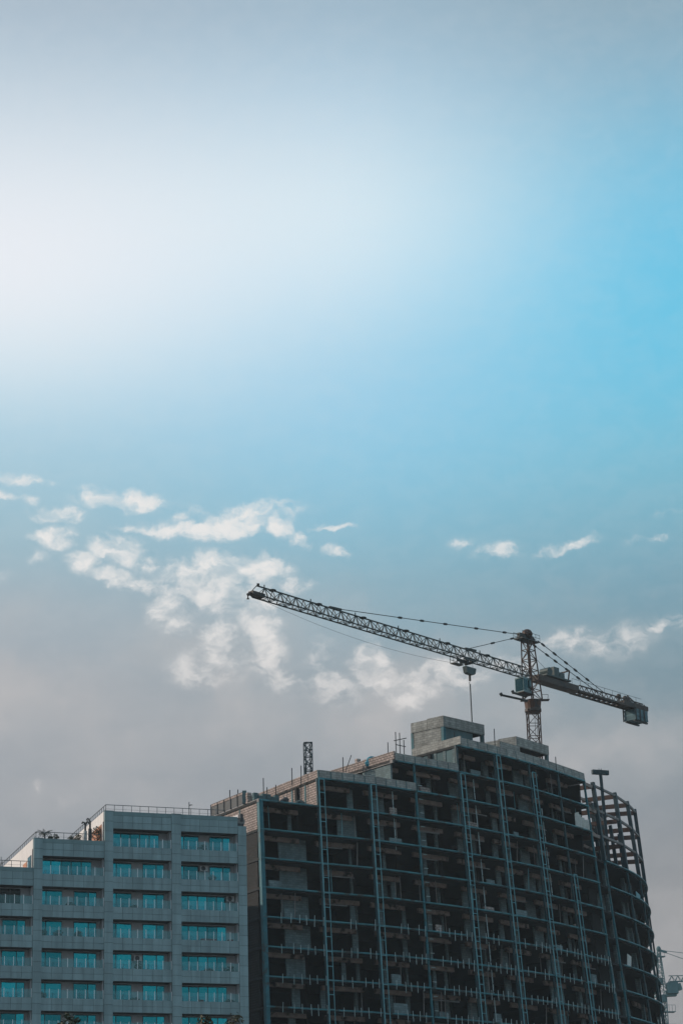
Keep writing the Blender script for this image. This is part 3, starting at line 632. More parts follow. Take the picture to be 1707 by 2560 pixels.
# block partitions and inner piers: (bay, floor level): [(from, to, inset), ...]
P = {(0, -1): [(.70, .76, 3.4)], (0, -2): [(.48, .94, 2.7)], (0, -3): [(.48, .93, 2.7)], (0, -4): [(.49, .94, 2.7)], (0, -5): [(.53, .95, 2.7)], (0, -6): [(.53, .84, 2.7)], (0, -7): [(.62, .75, 2.9)], (0, -8): [(.55, .66, 2.9)],
     (1, 0): [(.77, .89, 2.8)], (1, -1): [(.54, .93, 2.8)], (1, -2): [(.88, .93, 4.2)], (1, -3): [(.9, .95, 4.4)], (1, -4): [(.72, .81, 2.8), (.95, .98, 4)], (1, -5): [(.73, .84, 2.8)], (1, -6): [(.5, .58, 3), (.9, .97, 4.2)], (1, -7): [(.1, .2, 3), (.86, .93, 4.5)], (1, -8): [(.4, .5, 3)],
     (2, 0): [(.34, .46, 2.8), (.46, .62, 3.2)], (2, -1): [(.47, .6, 3.4)], (2, -2): [(.56, .62, 3.6)], (2, -3): [(.40, .66, 4), (.64, .74, 3)], (2, -4): [(.28, .40, 2.9), (.88, .95, 3.4)], (2, -5): [(.30, .37, 2.9), (.86, .94, 3.4)], (2, -6): [(.36, .44, 3), (.94, .98, 4)], (2, -7): [(.38, .44, 3), (.44, .5, 2.9), (.9, .98, 4)], (2, -8): [(.4, .48, 3)],
     (3, 1): [(.36, .44, 3), (.72, .82, 4)], (3, 0): [(.30, .46, 2.8), (.80, .86, 3.6)], (3, -1): [(.30, .46, 2.8), (.80, .88, 4)], (3, -2): [(.37, .45, 3), (.82, .86, 4.4)], (3, -3): [(.38, .46, 3), (.82, .88, 4.4)], (3, -4): [(.37, .46, 3), (.84, .88, 4.2)], (3, -5): [(.42, .47, 3.4), (.86, .9, 4)], (3, -6): [(.40, .46, 3), (.8, .86, 4.2)], (3, -7): [(.38, .46, 3), (.8, .88, 4.4)], (3, -8): [(.4, .46, 3)]}
for bay, base in ((4, [(.28, .52, 3.6), (.78, .9, 4.2)]), (5, [(.22, .38, 3.2), (.72, .80, 4.2)]), (6, [(.10, .40, 3.2), (.66, .80, 3.8)]), (7, [(.34, .42, 3.2), (.78, .84, 4.6)])):
    for j in range(-9, 3):
        rg = random.Random(bay * 100 + j)
        P[(bay, j)] = [(a + rg.uniform(-.03, .03), b + rg.uniform(-.05, .05), i + rg.uniform(-.3, .5)) for a, b, i in base if rg.random() < .86]
for j in (-5, -6, -7): P[(6, j)] = [(.40, .82, 2.8)]
for (bay, j), lst in P.items():
    if START(j + 1) > bay + .01: continue
    for (a, b, ins) in lst:
        sp(wall(MB(), bay + a, bay + b, j, .005, STOREY - .305, ins, .2), 'partition_wall' if b - a > .2 else 'pier', 'block')
for j in range(-9, 0):
    rg = random.Random(900 + j)
    for (a, b, i) in ((9.35, 9.48, 2.9), (9.75, 9.85, 2.6), (10.45, 10.56, 2.4), (10.8, 10.9, 2.6), (11.25, 11.35, 2.6)):
        if rg.random() < .62: sp(wall(MB(), a + rg.uniform(-.1, .1), b + rg.uniform(-.1, .12), j, .005, STOREY - .305, i, .2), 'pier', 'block')
    if j < -4: sp(wall(MB(), 8.25, 8.62, j, .005, STOREY - .305, .9, .2), 'partition_wall', 'block')
# props, ceiling pipes and low infill left standing on the open floors
rg = random.Random(41)
for j in range(-9, 3):
    for bay in range(START(j + 1) if START(j + 1) != 2.5 else 3, 8):
        for _ in range(rg.choice((0, 0, 1, 1, 2))):
            t_ = bay + rg.uniform(.08, .92); i_ = rg.uniform(.7, 3.0); a = F(t_, j, i_, .01); b = F(t_, j, i_, STOREY - .31); b.x, b.y = a.x + rg.uniform(-.15, .15), a.y
            sp(MB().bar(a, b, .09), 'prop', 'pale_steel' if rg.random() < .4 else 'grey_steel')
        if rg.random() < .22:
            a = bay + rg.uniform(.1, .6); sp(wall(MB(), a, a + rg.uniform(.12, .3), j, .005, rg.uniform(.6, 1.5), rg.uniform(.6, 2.0), .2), 'infill_wall', rg.choice(('block', 'block', 'red_brick')))
        if rg.random() < .25:
            a = bay + rg.uniform(.05, .3); sp(wall(MB(), a, a + rg.uniform(.3, .6), j, STOREY - 1.25, STOREY - 1.12, 1.6, .12), 'ceiling_pipe', 'grey_steel')
# anchor rods along the lower slab edges
rodm = MB().box((-.033, -.033, -.78), (.033, .033, .52)).mesh('anchor_rod', 'rod')
for k in range(-8, -3):
    for bay in range(8):
        rg = random.Random(k * 17 + bay)
        for f in (.27, .45, .57, .70, .82, .97 if bay == 0 else .60 + .33):
            if rg.random() < .13: continue
            p = F(bay + f + rg.uniform(-.015, .015), k, -.14) - ORGN; inst('anchor_rod', rodm, site, (p.x, p.y, p.z + rg.uniform(-.18, .10)), rot=(rg.uniform(-.05, .05), rg.uniform(-.05, .05), 0), scale=(1, 1, rg.uniform(.75, 1.08)))
# stub brackets on the third column
for q in range(40):
    kk = 1.2 - q * .5
    if kk < -9: break
    tg = tang(3); a = F(3, kk, -.12) + Vector((tg.x, tg.y, 0)) * .15; sp(MB().bar(a, a + Vector((tg.x, tg.y, 0)) * .62, .09, .06), 'stub_bracket', 'rod')
# pale drain pipes hanging in front of the floors
for (t, ka, kb) in ((4.48, 1.9, -9), (6.42, 1.4, -1.9), (2.56, .9, -1.2)):
    m = MB(); rg = random.Random(int(t * 10)); k = ka
    while k > kb:
        m.bar(F(t, k, .9), F(t, k - .22, .9), .10); k -= rg.uniform(.23, .30)
    m.bar(F(t, ka, .93), F(t, kb, .93), .05); sp(m, 'drain_pipe', 'rod')
# side walls of the stepped blocks
def sidewall(m, t, k0, dz0, k1, dz1, i0, i1, th=.25):
    a, b = F(t, 0, i0), F(t, 0, i1); tg = tang(t); o = Vector((tg.x, tg.y, 0)) * th
    m.prism([(p.x, p.y) for p in (a, a + o, b + o, b)], lev(k0) + dz0, lev(k1) + dz1); return m
for k in range(LOW, 0): sp(sidewall(MB(), .012, k, .01, k + 1, -.305, .65, DEPTH - .1), 'side_wall', 'red_brick' if k == -1 else 'painted_shade')  # storeys below the top one have shade painted into the block colour
sp(sidewall(MB(), -.004, 0, -.30, 0, .10, .0, DEPTH, .30), 'roof_edge', 'grey_steel')
for i_ in (4.6, 9.4, 14): sp(sidewall(MB(), .006, -1, .01, 0, -.305, i_, i_ + .28), 'tie_column', 'pent_wall')
sp(sidewall(MB(), .004, -1, 1.2, 0, -.9, 5.1, 9.0, .1), 'plaster_panel', 'white_wall')
sp(sidewall(MB(), 1.012, 0, .01, 1, 1.05, .45, DEPTH), 'side_wall', 'red_brick')
for i_ in (.2, 3.2, 6.4, 9.8): sp(sidewall(MB(), 1.004, 0, .01, 1, .1, i_, i_ + .26), 'tie_column', 'teal_column')
m = sidewall(MB(), 1.0, 1, -.16, 1, .03, .2, DEPTH, .3); sp(m, 'wall_beam', 'brown_beam')
sp(sidewall(MB(), 2.52, 1, .01, 2, -.305, .9, 6.5), 'side_wall', 'block')
sp(sidewall(MB(), 2.50, 2, .01, 2, 1.05, .0, DEPTH), 'parapet_side', 'red_brick')
sp(sidewall(MB(), 2.50, 2, -.40, 2, .0, .3, DEPTH), 'wall_beam', 'grey_steel')
sp(sidewall(MB(), 4.02, 2, 1.1, 3, -.305, .9, 7), 'side_wall', 'pent_wall')
for i_ in (1.2, 2.9, 4.6): sp(sidewall(MB(), 4.01, 2, .01, 3, -.31, i_, i_ + .45), 'tie_column', 'block')
sp(sidewall(MB(), 4.0, 3, .01, 3, 1.05, .0, 9), 'parapet_side', 'parapet')
# parapets: block panels between short posts
def parapet(ta, tb, k, h, n, inset=.02):
    ts = [ta + (tb - ta) * i / n for i in range(n + 1)]
    for a, b in zip(ts, ts[1:]):
        sp(wall(MB(), a + .012, b - .012, k, .075, h, inset, .2, .5), 'parapet_panel', 'parapet')
    for t in ts: sp(wall(MB(), t - .010, t + .010, k, .075, h - .05, inset + .03, .2, .1), 'parapet_post', 'pent_wall')
parapet(1.02, 3.0, 1, 1.02, 9)
parapet(2.52, 4.0, 2, 1.0, 6)
parapet(4.02, 8.0, 3, 1.1, 15)
# starter bars standing up from the roofs
def bars(lst):
    for (px, y0, y1, dist) in lst:
        a, b = at(px, y1, dist), at(px, y0, dist); b = Vector((a.x, a.y, b.z))
        sp(MB().bar(a - Vector((0, 0, .6)), b, .11), 'starter_bar', 'rebar')
bars([(659, 1945, 1985, 322), (730, 1920, 1950, 318), (754, 1914, 1990, 316.5), (765, 1908, 1990, 317), (575, 1975, 2000, 319), (858, 1893, 1935, 319), (970, 1856, 1885, 326), (990, 1830, 1885, 328),
      (1000, 1832, 1885, 328.5), (1010, 1850, 1885, 329), (1210, 1835, 1875, 334), (1237, 1822, 1878, 336), (1389, 1892, 1915, 345), (1135, 1830, 1845, 331), (668, 1968, 1990, 323), (690, 1962, 1990, 321), (595, 1974, 1990, 318)])
for (a, b, d) in (((984, 1852), (1016, 1845), 328.2), ((988, 1861), (1014, 1867), 328.2), ((863, 1930), (878, 1888), 319)):
    sp(MB().bar(at(*a, d), at(*b, d), .09), 'starter_bar', 'rebar')
# roof-top boxes
def penthouse(c, ha, La, hb, Lb, ztop, band, solid_side, wall_mt, openings):
    c = Vector((c[0], c[1], 0)); da, db = heading(ha), heading(hb); z0 = lev(3) + .002
    def quad(a0, a1, b0, b1): return [((c + da * a + db * b).x, (c + da * a + db * b).y) for a, b in ((a0, b0), (a1, b0), (a1, b1), (a0, b1))]
    sp(MB().prism(quad(.3, La - .3, .3, Lb - .3), ztop - band - .1, ztop - .35), 'penthouse_roof', 'slab')
    n = 2
    for q in range(n): sp(MB().prism(quad(La * q / n + .02, La * (q + 1) / n - .02, 0, .28), ztop - band, ztop), 'parapet_panel', 'parapet')
    for q in range(n): sp(MB().prism(quad(0.003, .28, Lb * q / n + .29 * (q == 0), Lb * (q + 1) / n - .04), ztop - band, ztop - (.12 if q else 0)), 'parapet_panel', 'parapet')
    sp(MB().prism(quad(La - .28, La, .3, Lb), ztop - band, ztop - .01), 'parapet_panel', 'parapet')
    sp(MB().prism(quad(.3, La, Lb - .28, Lb), ztop - band, ztop - .01), 'parapet_panel', 'parapet')
    for (a, b, mt) in ((.05, .05, 'teal_column'), (La - .45, .05, 'pent_wall'), (.05, Lb - .35, 'teal_column'), (La - .45, Lb - .4, 'pent_wall')):
        sp(MB().prism(quad(a, a + .4, b, b + .4), z0, ztop - band - .003 + (.0)), 'penthouse_column', mt)
    if solid_side: sp(MB().prism(quad(.08, .28, .5, Lb - .4), z0, ztop - band - .02), 'penthouse_wall', wall_mt)
    for (a0, a1, z1) in openings: sp(MB().prism(quad(a0, a1, .25, .45), z0, z1), 'penthouse_wall', 'pent_wall' if solid_side else 'parapet')
penthouse((12.55, 331.2), 45, 8.0, -51, 5.4, 86.25, 1.45, True, 'parapet', [(.5, 5.9, 84.78)])
penthouse((22.6, 340.8), 38.5, 7.7, -58, 5.6, 85.55, 1.3, False, 'parapet', [(.5, 3.3, 83.4), (3.3, 7.3, 82.5)])
for (t0, t1) in ((5.2, 5.75),): sp(wall(MB(), t0, t1, 3, 1.1, 1.9, .02, .2), 'parapet_panel', 'parapet')
# rounded end: bare steel above the first three floors
BT = [(9.0, 3), (10.0, 3), (11.0, 3), (12.0, 3)]
for t, kt in BT:
    column(t, 0, kt, .5, .25, 'dark_steel', .45, 'steel_column')
for t in (9.3, 10.3, 11.1): column(t, 0, 3, .5, 4.5, 'dark_steel', -.2, 'steel_column')
for t in (10.8, 12.0): column(t, 0, 2, .45, 3.0, 'dark_steel', .5, 'steel_column')
for k in (1, 2, 3):
    for a, b in ((9.0, 10.0), (10.0, 11.0), (11.0, 12.0)):
        sp(MB().bar(F(a, k, .2), F(b, k, .2), .28, .30), 'rim_beam', 'grey_steel')
        sp(MB().bar(F(a + .1, k, 4.5, -.25), F(b + .1, k, 4.5, -.25), .25, .35), 'inner_beam', 'brown_beam')
    for t in (9.0, 10.0, 11.0, 12.0):
        sp(MB().bar(F(t, k, .45, -.1), F(t, k, 5.2 if t < 11.5 else 7.0, -.1), .3, .6), 'cross_beam', 'rust_steel')
    for t in (9.6, 10.6): sp(MB().bar(F(t, k, 4.6, -.15), F(t, k, 10.0, -.15), .3, .6), 'cross_beam', 'rust_steel')
    if k < 3: sp(MB().bar(F(9.0, k, 1.6, .75), F(10.8, k, 3.6, .75), .25, .45), 'inner_beam', 'brown_beam')
for k in (1, 2, 3):
    sp(MB().bar(F(8.02, k, .4, -.25), F(9.0, k, .4, -.25), .3, .45), 'tie_beam', 'brown_beam')
    sp(MB().bar(F(8.05, k, 5.0, -.25), F(9.3, k, 4.6, -.25), .3, .5), 'tie_beam', 'brown_beam')
sp(sidewall(MB(), 8.0, 0, .01, 3, -.31, 2.0, 14), 'side_wall', 'deep')
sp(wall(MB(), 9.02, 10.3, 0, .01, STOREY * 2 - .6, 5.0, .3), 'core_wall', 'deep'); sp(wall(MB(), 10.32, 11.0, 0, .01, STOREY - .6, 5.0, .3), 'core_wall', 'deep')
# tall post with a cross head
tp = at(1499, 1925, 358.0); bt = F(9.2, 0, 2.2)
sp(MB().bar(Vector((tp.x + .5, tp.y, bt.z)), tp, .42), 'tall_post', 'dark_steel')
cs = RGT.copy(); cs.z = 0; cs.normalize(); cs = (cs * .93 + Vector((0, .36, 0))).normalized()
sp(MB().bar(tp - cs * 1.25 - Vector((0, 0, .35)), tp + cs * 1.25 - Vector((0, 0, .35)), .5, .62), 'cross_head', 'dark_steel')
for s_ in (-.18, .18): sp(MB().bar(tp + cs * s_ - Vector((0, 0, .1)), tp + cs * s_ + Vector((0, 0, .22)), .07), 'lug', 'dark_steel')

# ------------------------------------------------------------------ things on and around the unfinished building
def ladder(t, ka, kb, label, wid=.78, skip=()):
    o = F(t, kb, -.32); tg = tang(t); e = Vector((tg.x, tg.y, 0)); r_ = root('access_ladder', o, label, 'ladder', 'tall rung ladders fixed to the open front')
    for f, w, mt in ((-.1, .15, 'pale_steel'), (wid - .1, .10, 'pale_steel')):
        part(MB().bar(F(t, kb, -.32) + e * f, F(t, ka, -.32) + e * f, w), 'rail', mt, r_, o)
    d = F(t, ka, -.32) - F(t, kb, -.32); n = int(d.length / 1.78); um = unit('pale_steel')
    rm = MB().bar((0, 0, 0), e * wid, .085, .085).mesh('rung', 'pale_steel')
    rg = random.Random(int(t * 10))
    for q in range(n + 1):
        p = d * (q / n) + e * -.1 + Vector((0, 0, rg.uniform(-.08, .08))); inst('rung', rm, r_, p)
ladder(1.0, .95, -19, 'leftmost tall ladder, rising to the brick wall corner of the second roof step')
ladder(2.0, .95, -19, 'second tall ladder from the left, ending below the second roof step parapet')
ladder(4.0, 1.9, -19, 'third tall ladder from the left, under the block penthouse corner')
ladder(5.0, 2.9, -19, 'fourth tall ladder from the left, reaching the top parapet')
ladder(6.0, 2.6, -19, 'fifth tall ladder from the left, in front of the grey partitions')
ladder(7.0, -1.0, -19, 'rightmost and shortest tall ladder, near the rounded end')
# lattice hoist mast behind the second roof step
def lattice_tower(m, a, b, w, n, ax, ay, c=.09, br=.06):
    a, b = Vector(a), Vector(b); cr = [(-1, -1), (1, -1), (1, 1), (-1, 1)]
    pt = lambda f, i: a.lerp(b, f) + ax * (cr[i][0] * w / 2) + ay * (cr[i][1] * w / 2)
    for i in range(4): m.bar(pt(0, i), pt(1, i), c)
    for q in range(n + 1):
        for i in range(4): m.bar(pt(q / n, i), pt(q / n, (i + 1) % 4), br)
    for q in range(n):
        for i in range(4):
            j = (i + 1) % 4
            m.bar(pt(q / n, i), pt((q + 1) / n, j), br) if (q + i) % 2 else m.bar(pt(q / n, j), pt((q + 1) / n, i), br)
hb = at(771, 1930, 326); ht = at(771, 1857, 326)
t = root('hoist_mast', (hb.x, hb.y, lev(1)), 'narrow dark lattice hoist mast standing up behind the brick roof wall', 'hoist')
o = Vector((hb.x, hb.y, lev(1)))
nsec = 4; H = ht.z - lev(1)
for q in range(nsec):
    m = MB(); lattice_tower(m, (0, 0, H * q / nsec), (0, 0, H * (q + 1) / nsec - .02), .86, 2, heading(70), heading(-20), .12, .08); part(m, 'mast_section', 'dark_steel', t)
part(MB().bar(heading(70) * -.55 + Vector((0, 0, H)), heading(70) * .6 + Vector((0, 0, H + .1)), .14), 'top_frame', 'dark_steel', t)
# louvred plant screen on the lowest roof
a = F(.0, 0, 3.4); b = F(.0, 0, 11.6); t = root('plant_screen', (a.x, a.y, lev(0) + .10), 'row of dark louvred screen panels with posts on the lowest roof edge', 'screen')
e = Vector((b.x - a.x, b.y - a.y, 0)); L = e.length; e.normalize(); nn = Vector((e.y, -e.x, 0))
for q in range(5):
    x0, x1 = L * (q / 5) + .12, L * ((q + 1) / 5) - .12; pn = part(MB().bar(e * x0 + Vector((0, 0, .62)), e * x1 + Vector((0, 0, .62)), .08, 1.15), 'screen_panel', 'dark_box', t)
    part(MB().bar(e * x0 + Vector((0, 0, 1.38)), e * x1 + Vector((0, 0, 1.38)), .16, .32), 'top_block', 'red_brick', t)
    for z in range(6): inst('louvre', unit('dark_box'), pn, e * x0 + nn * .05 + Vector((0, 0, .12 + z * .18)), atan2(e.y, e.x), (x1 - x0, .05, .09))
for q in range(6): part(MB().bar(e * (L * q / 5) + Vector((0, 0, 0)), e * (L * q / 5) + Vector((0, 0, 1.5 if q else 1.6)), .22 if q else .5), 'screen_post', 'dark_box' if q else 'pent_wall', t)
# stacks and bundles on the lowest roof and the third roof step
def heap(name, p, w, h, mt, label, cat, n=6):
    t = root(name, p, label, cat); rg = random.Random(label)
    for q in range(n):
        sx_, sz = w * rg.uniform(.35, .55), h * rg.uniform(.3, .45); z = sz * .85 if q < 4 else h - sz
        part(MB().ellipsoid((rg.uniform(-.6, .6) * w * (1 if q < 4 else .4), rg.uniform(-.3, .3), z), (sx_, .45, sz), 10, 7, q, .10), 'sack', mt, t)
heap('sack_pile', F(.50, 0, 1.0), .7, .85, 'dark_box', 'left dark heap of sacks at the foot of the brick roof wall', 'sacks')
heap('sack_pile', F(.74, 0, 1.0), .7, .75, 'machine', 'right dark heap of sacks beside the brick roof wall', 'sacks')
heap('tarpaulin_bundle', F(2.62, 2, 4.6), 1.5, 1.45, 'tarp', 'blue tarpaulin bundle lying behind the brick parapet', 'tarpaulin', 8)
def blockstack(p, ang, nx, nz, label, mt):
    t = root('block_stack', p, label, 'block stack', rotz=ang); bm = MB().box((-.28, -.25, 0), (.28, .25, .26)).mesh('block', mt); rg = random.Random(label)
    for i in range(nx):
        for k in range(nz - (i % 3 == 1)): inst('block', bm, t, (i * .6 + rg.uniform(-.03, .03), rg.uniform(-.05, .05), k * .28), rg.uniform(-.06, .06))
tang0 = tang(.2); ANG = atan2(tang0.y, tang0.x)
blockstack(F(.03, 0, 2.9), ANG, 3, 5, 'short stack of clay blocks beside the louvred roof screen', 'red_brick')
blockstack(F(.05, 0, 1.6), ANG, 6, 4, 'long low stack of grey blocks on the lowest roof', 'pent_wall')
blockstack(F(2.58, 2, 7.5), ANG, 5, 6, 'stack of clay blocks behind the brick parapet left of the tarpaulin', 'red_brick')
# plastic sheet hung in the last bay
o = F(7.45, 1, .5); tg = tang(7.5); e = Vector((tg.x, tg.y, 0)); m = MB(); nx, nz = 22, 6; rg = random.Random(5); vs = []
for s in (0, .04):
    for k in range(nz + 1):
        for i in range(nx + 1):
            f = i / nx; n2 = normal(7.6); hh = 2.0 + .25 * sin(f * 7) - .5 * f * f
            vs.append(o + e * (f * 3.6 + .04 * sin(k)) + Vector((n2.x, n2.y, 0)) * (.14 * sin(f * 34) + .1 * sin(f * 13) - s) + Vector((0, 0, hh * k / nz)))
st = (nx + 1) * (nz + 1)
fs = [(k * (nx + 1) + i, k * (nx + 1) + i + 1, (k + 1) * (nx + 1) + i + 1, (k + 1) * (nx + 1) + i) for k in range(nz) for i in range(nx)]
m.add(vs, fs + [tuple(st + q for q in reversed(f)) for f in fs]); ob = m.build('plastic_sheet', 'sheet', org=tuple(o), smooth=True); tag(ob, 'crumpled white plastic sheet hung in the second open floor near the rounded end', 'sheet')
# boards in the rounded end
for (t_, j, h, w, mt, lb) in ((10.55, -1, 1.2, 2.2, 'pale_steel', 'pale board leaning at the edge of the second rounded floor'), (9.45, -4, 1.9, 1.3, 'sheet', 'white board standing in the rounded end, fourth floor down')):
    a = F(t_, j, .6); tg = tang(t_); e = Vector((tg.x, tg.y, 0)); n2 = normal(t_); bd = MB()
    bd.bar(a + Vector((0, 0, h / 2)), a + e * w + Vector((0, 0, h / 2 - .25)), .08, h); ob = bd.build('board', mt, org=tuple(a)); tag(ob, lb, 'board')

# ------------------------------------------------------------------ tower crane behind the unfinished building
CM = at(1331, 1760, 380.0); CB = Vector((CM.x, CM.y, 0))
crane = root('tower_crane', CB, 'large orange and dark tower crane with long lattice jib above the unfinished building', 'crane')
JD, KD = heading(220.6), heading(41.0); JS, KS = heading(130.6), heading(131.0)
UP = Vector((0, 0, 1))
def cp(m, name, mt, parent=None, smooth=False):
    ob = bpy.data.objects.new(name, m.mesh(name, mt, CB, smooth)); COL.objects.link(ob); ob.parent = parent or crane; return ob
def px_of(p):
    q = p - EYE; return CX + FPX * q.dot(RGT) / q.dot(FWD)
def py_of(p):
    q = p - EYE; return CY - FPX * q.dot(UPV) / q.dot(FWD)
def s_at(px, z, d, smax=75):
    return min((abs(px_of(CB + d * (i * .1) + UP * z) - px), i * .1) for i in range(int(smax * 10)))[1]
ax, ay = heading(84), heading(-6)
ZR0, ZR1 = 98.7, 100.35
q = 0; z = 0.0
while z < ZR0 - .1:
    z1 = min(z + 5.8, ZR0); m = MB(); lattice_tower(m, CB + UP * z, CB + UP * z1, 1.75, 3 if z > 75 else 2, ax, ay, .17, .085)
    if z > 75:
        m.bar(CB + UP * z1 - ax * 1.0, CB + UP * z1 + ax * 1.0, 2.0, .30)
        m.bar(CB + UP * z + ax * .2, CB + UP * z1 + ax * .2, .06).bar(CB + UP * z + ax * .5, CB + UP * z1 + ax * .5, .06)
    cp(m, 'mast_section', 'crane_mast'); z = z1
m = MB().tube([CB + UP * (ZR0 - .1), CB + UP * (ZR0 + .35)], 1.25, 16); cp(m, 'slewing_collar', 'crane_deck')
cp(MB().tube([CB + UP * (ZR0 + .35), CB + UP * ZR1], [1.15, 1.3], 16), 'slewing_ring', 'crane_mast')
# upper tower
m = MB(); cr = [(-1, -1), (1, -1), (1, 1), (-1, 1)]; za, zb = ZR1, 109.6
def tw(f, i):
    w = 1.15 * (1 - f) + .72 * f; return CB + UP * (za + (zb - za) * f) + JD * (cr[i][0] * w) + JS * (cr[i][1] * w * .85) + JD * (.55 * f)
for i in range(4): m.bar(tw(0, i), tw(1, i), .19)
NB = 6
for q in range(NB):
    f0, f1 = q / NB, (q + 1) / NB
    for i in range(4):
        j = (i + 1) % 4; m.bar(tw(f1, i), tw(f1, j), .10); m.bar(tw(f0, i), tw(f1, j), .09) if (q + i) % 2 else m.bar(tw(f0, j), tw(f1, i), .09)
for i_ in (-.2, .25): m.bar(CB + JS * i_ + UP * za, CB + JS * i_ + JD * .5 + UP * zb, .07)
cp(m, 'tower_head', 'crane_mast')
HT = CB + JD * .55 + UP * zb
m = MB().bar(HT - JD * 2.0 - UP * .05, HT + JD * 2.3 - UP * .05, 1.7, .16); cp(m, 'head_platform', 'crane_jib')
m = MB()
for s_ in (-.85, .85):
    for f in (-2.0, -1.0, 0, 1.2, 2.3): m.bar(HT + JD * f + JS * s_, HT + JD * f + JS * s_ + UP * 1.0, .05)
    for h in (.5, 1.0): m.bar(HT - JD * 2.0 + JS * s_ + UP * h, HT + JD * 2.3 + JS * s_ + UP * h, .05)
cp(m, 'head_railing', 'crane_jib')
cp(MB().ellipsoid(HT + UP * 1.05, (.85, .85, .75), 12, 7).bar(HT - JD * 1.5 + UP * .2, HT + UP * 1.0, .6).bar(HT + JD * 1.9 + UP * .35, HT + UP * .7, .5), 'head_sheave', 'crane_mast')
# jib
JB, JH, JW = 103.75, 1.5, 1.35
JL = 60.7
def J(s, side=0.0, h=0.0): return CB + JD * s + JS * (side * JW / 2) + UP * (JB + h)
npan = 38; s0 = 1.5
for sec in range(0, npan, 6):
    m = MB()
    for i in range(sec, min(npan, sec + 6)):
        a, b = s0 + (JL - s0) * i / npan, s0 + (JL - s0) * (i + 1) / npan; mid = (a + b) / 2
        for sd in (-1, 1):
            m.bar(J(a, sd), J(b, sd), .15); m.bar(J(a, 0, JH), J(a, sd), .09)
            if i % 2: m.bar(J(a, 0, JH), J(b, sd), .08)
            else: m.bar(J(a, sd), J(b, 0, JH), .08)
        m.bar(J(a, 0, JH), J(b, 0, JH), .16); m.bar(J(a, -1), J(a, 1), .08); m.bar(J(a, -1), J(b, 1), .06) if i % 2 else m.bar(J(a, 1), J(b, -1), .06)
    cp(m, 'jib_section', 'crane_jib')
    a = s0 + (JL - s0) * sec / npan
    if sec: cp(MB().ellipsoid(J(a, 0, JH + .02), (.55, .55, .16), 8, 5), 'section_joint', 'crane_jib'); cp(MB().bar(J(a + 1.6, 0, JH), J(a + 1.6, 0, JH + .45), .14), 'lug', 'crane_jib')
m = MB().bar(J(JL, -1), J(JL + 1.4, 0, .1), .2).bar(J(JL, 1), J(JL + 1.4, 0, .1), .2).bar(J(JL - .3, 0, JH), J(JL - .3, 0, JH + .35), .35).bar(J(JL, 0, JH), J(JL + 1.4, 0, .15), .09)
m.bar(J(JL - 1.2, 0, .25), J(JL + 1.2, 0, .25), .9, .5).tube([J(JL + 1.2, 0, .2), J(JL + 1.75, 0, -.1), J(JL + 1.75, 0, -.75)], [.2, .22, .2], 6)
cp(m, 'jib_tip', 'crane_deck')
# pendant ties with turnbuckles
def tie(a, b, knots, r=.055, name='pendant_tie'):
    t = cp(MB().tube([a, b], r, 6), name, 'crane_jib')
    for f in knots:
        p = a.lerp(b, f); d = (b - a).normalized(); cp(MB().tube([p - d * .55, p - d * .3, p + d * .3, p + d * .55], [.05, .17, .17, .05], 6), 'coupling', 'crane_jib', t)
sA = s_at(826, JB + JH, JD); sB = s_at(1166, JB + JH, JD)
HF = HT + JD * 2.2 + UP * .55; HF2 = HT + JD * 2.3 + UP * .1
tie(HF, J(sA, 0, JH + .05), (.08, .24, .41, .535, .65)); tie(HF2, J(sB, 0, JH + .05), (.12, .5))
cp(MB().bar(HT + UP * .6, HF, .55).bar(HT + JD * .6, HF2, .4), 'head_link', 'crane_jib')
for s_ in (sA, sB): cp(MB().bar(J(s_ - 2.2, 0, JH + .25), J(s_ + .3, 0, JH + .12), .3, .25), 'tie_anchor', 'crane_jib')
# counter jib
KB, KL = 103.55, 28.7
def K(s, side=0.0, h=0.0): return CB + KD * s + KS * side + UP * (KB + h)
cp(MB().bar(K(.6, 0, .45), K(10.8, 0, .45), 1.8, .85), 'counter_girder', 'crane_deck')
m = MB(); n = 14; a0 = 10.8
for sd in (-.9, .9): m.bar(K(a0, sd, .12), K(KL, sd, .12), .26, .26).bar(K(a0, sd, 1.0), K(KL - 1, sd, 1.0), .16)
for i in range(n):
    a, b = a0 + (KL - a0) * i / n, a0 + (KL - a0) * (i + 1) / n
    for sd in (-.9, .9): m.bar(K(a, sd, .12), K((a + b) / 2, sd, 1.0), .09).bar(K((a + b) / 2, sd, 1.0), K(b, sd, .12), .09)
    m.bar(K(a, -.9, .1), K(a, .9, .1), .12).bar(K(a, -.9, .1), K(b, .9, .1), .09)
m.bar(K(a0, .1, .2), K(KL, .1, .2), .7, .06); cp(m, 'counter_truss', 'crane_deck')
m = MB()
for sd in (-.95, .95):
    m.bar(K(9, sd, 1.75), K(KL - 1.5, sd, 1.75), .045)
    for i in range(9): s_ = 9 + 2.1 * i; m.bar(K(s_, sd, .9), K(s_, sd, 1.75), .045)
cp(m, 'counter_railing', 'crane_jib')
cp(MB().bar(K(22.5, 0, .45), K(KL + .3, 0, .45), 2.0, .7).bar(K(KL + .2, 0, .5), K(24.8, 0, 2.1), .14), 'counter_end', 'crane_deck')
for s_ in (22.5, 24.2, 25.0): cp(MB().ellipsoid(K(s_, 0, 1.55), (.4, .4, .42), 8, 6).bar(K(s_, 0, .9), K(s_, 0, 1.5), .3), 'rope_drum', 'crane_deck')
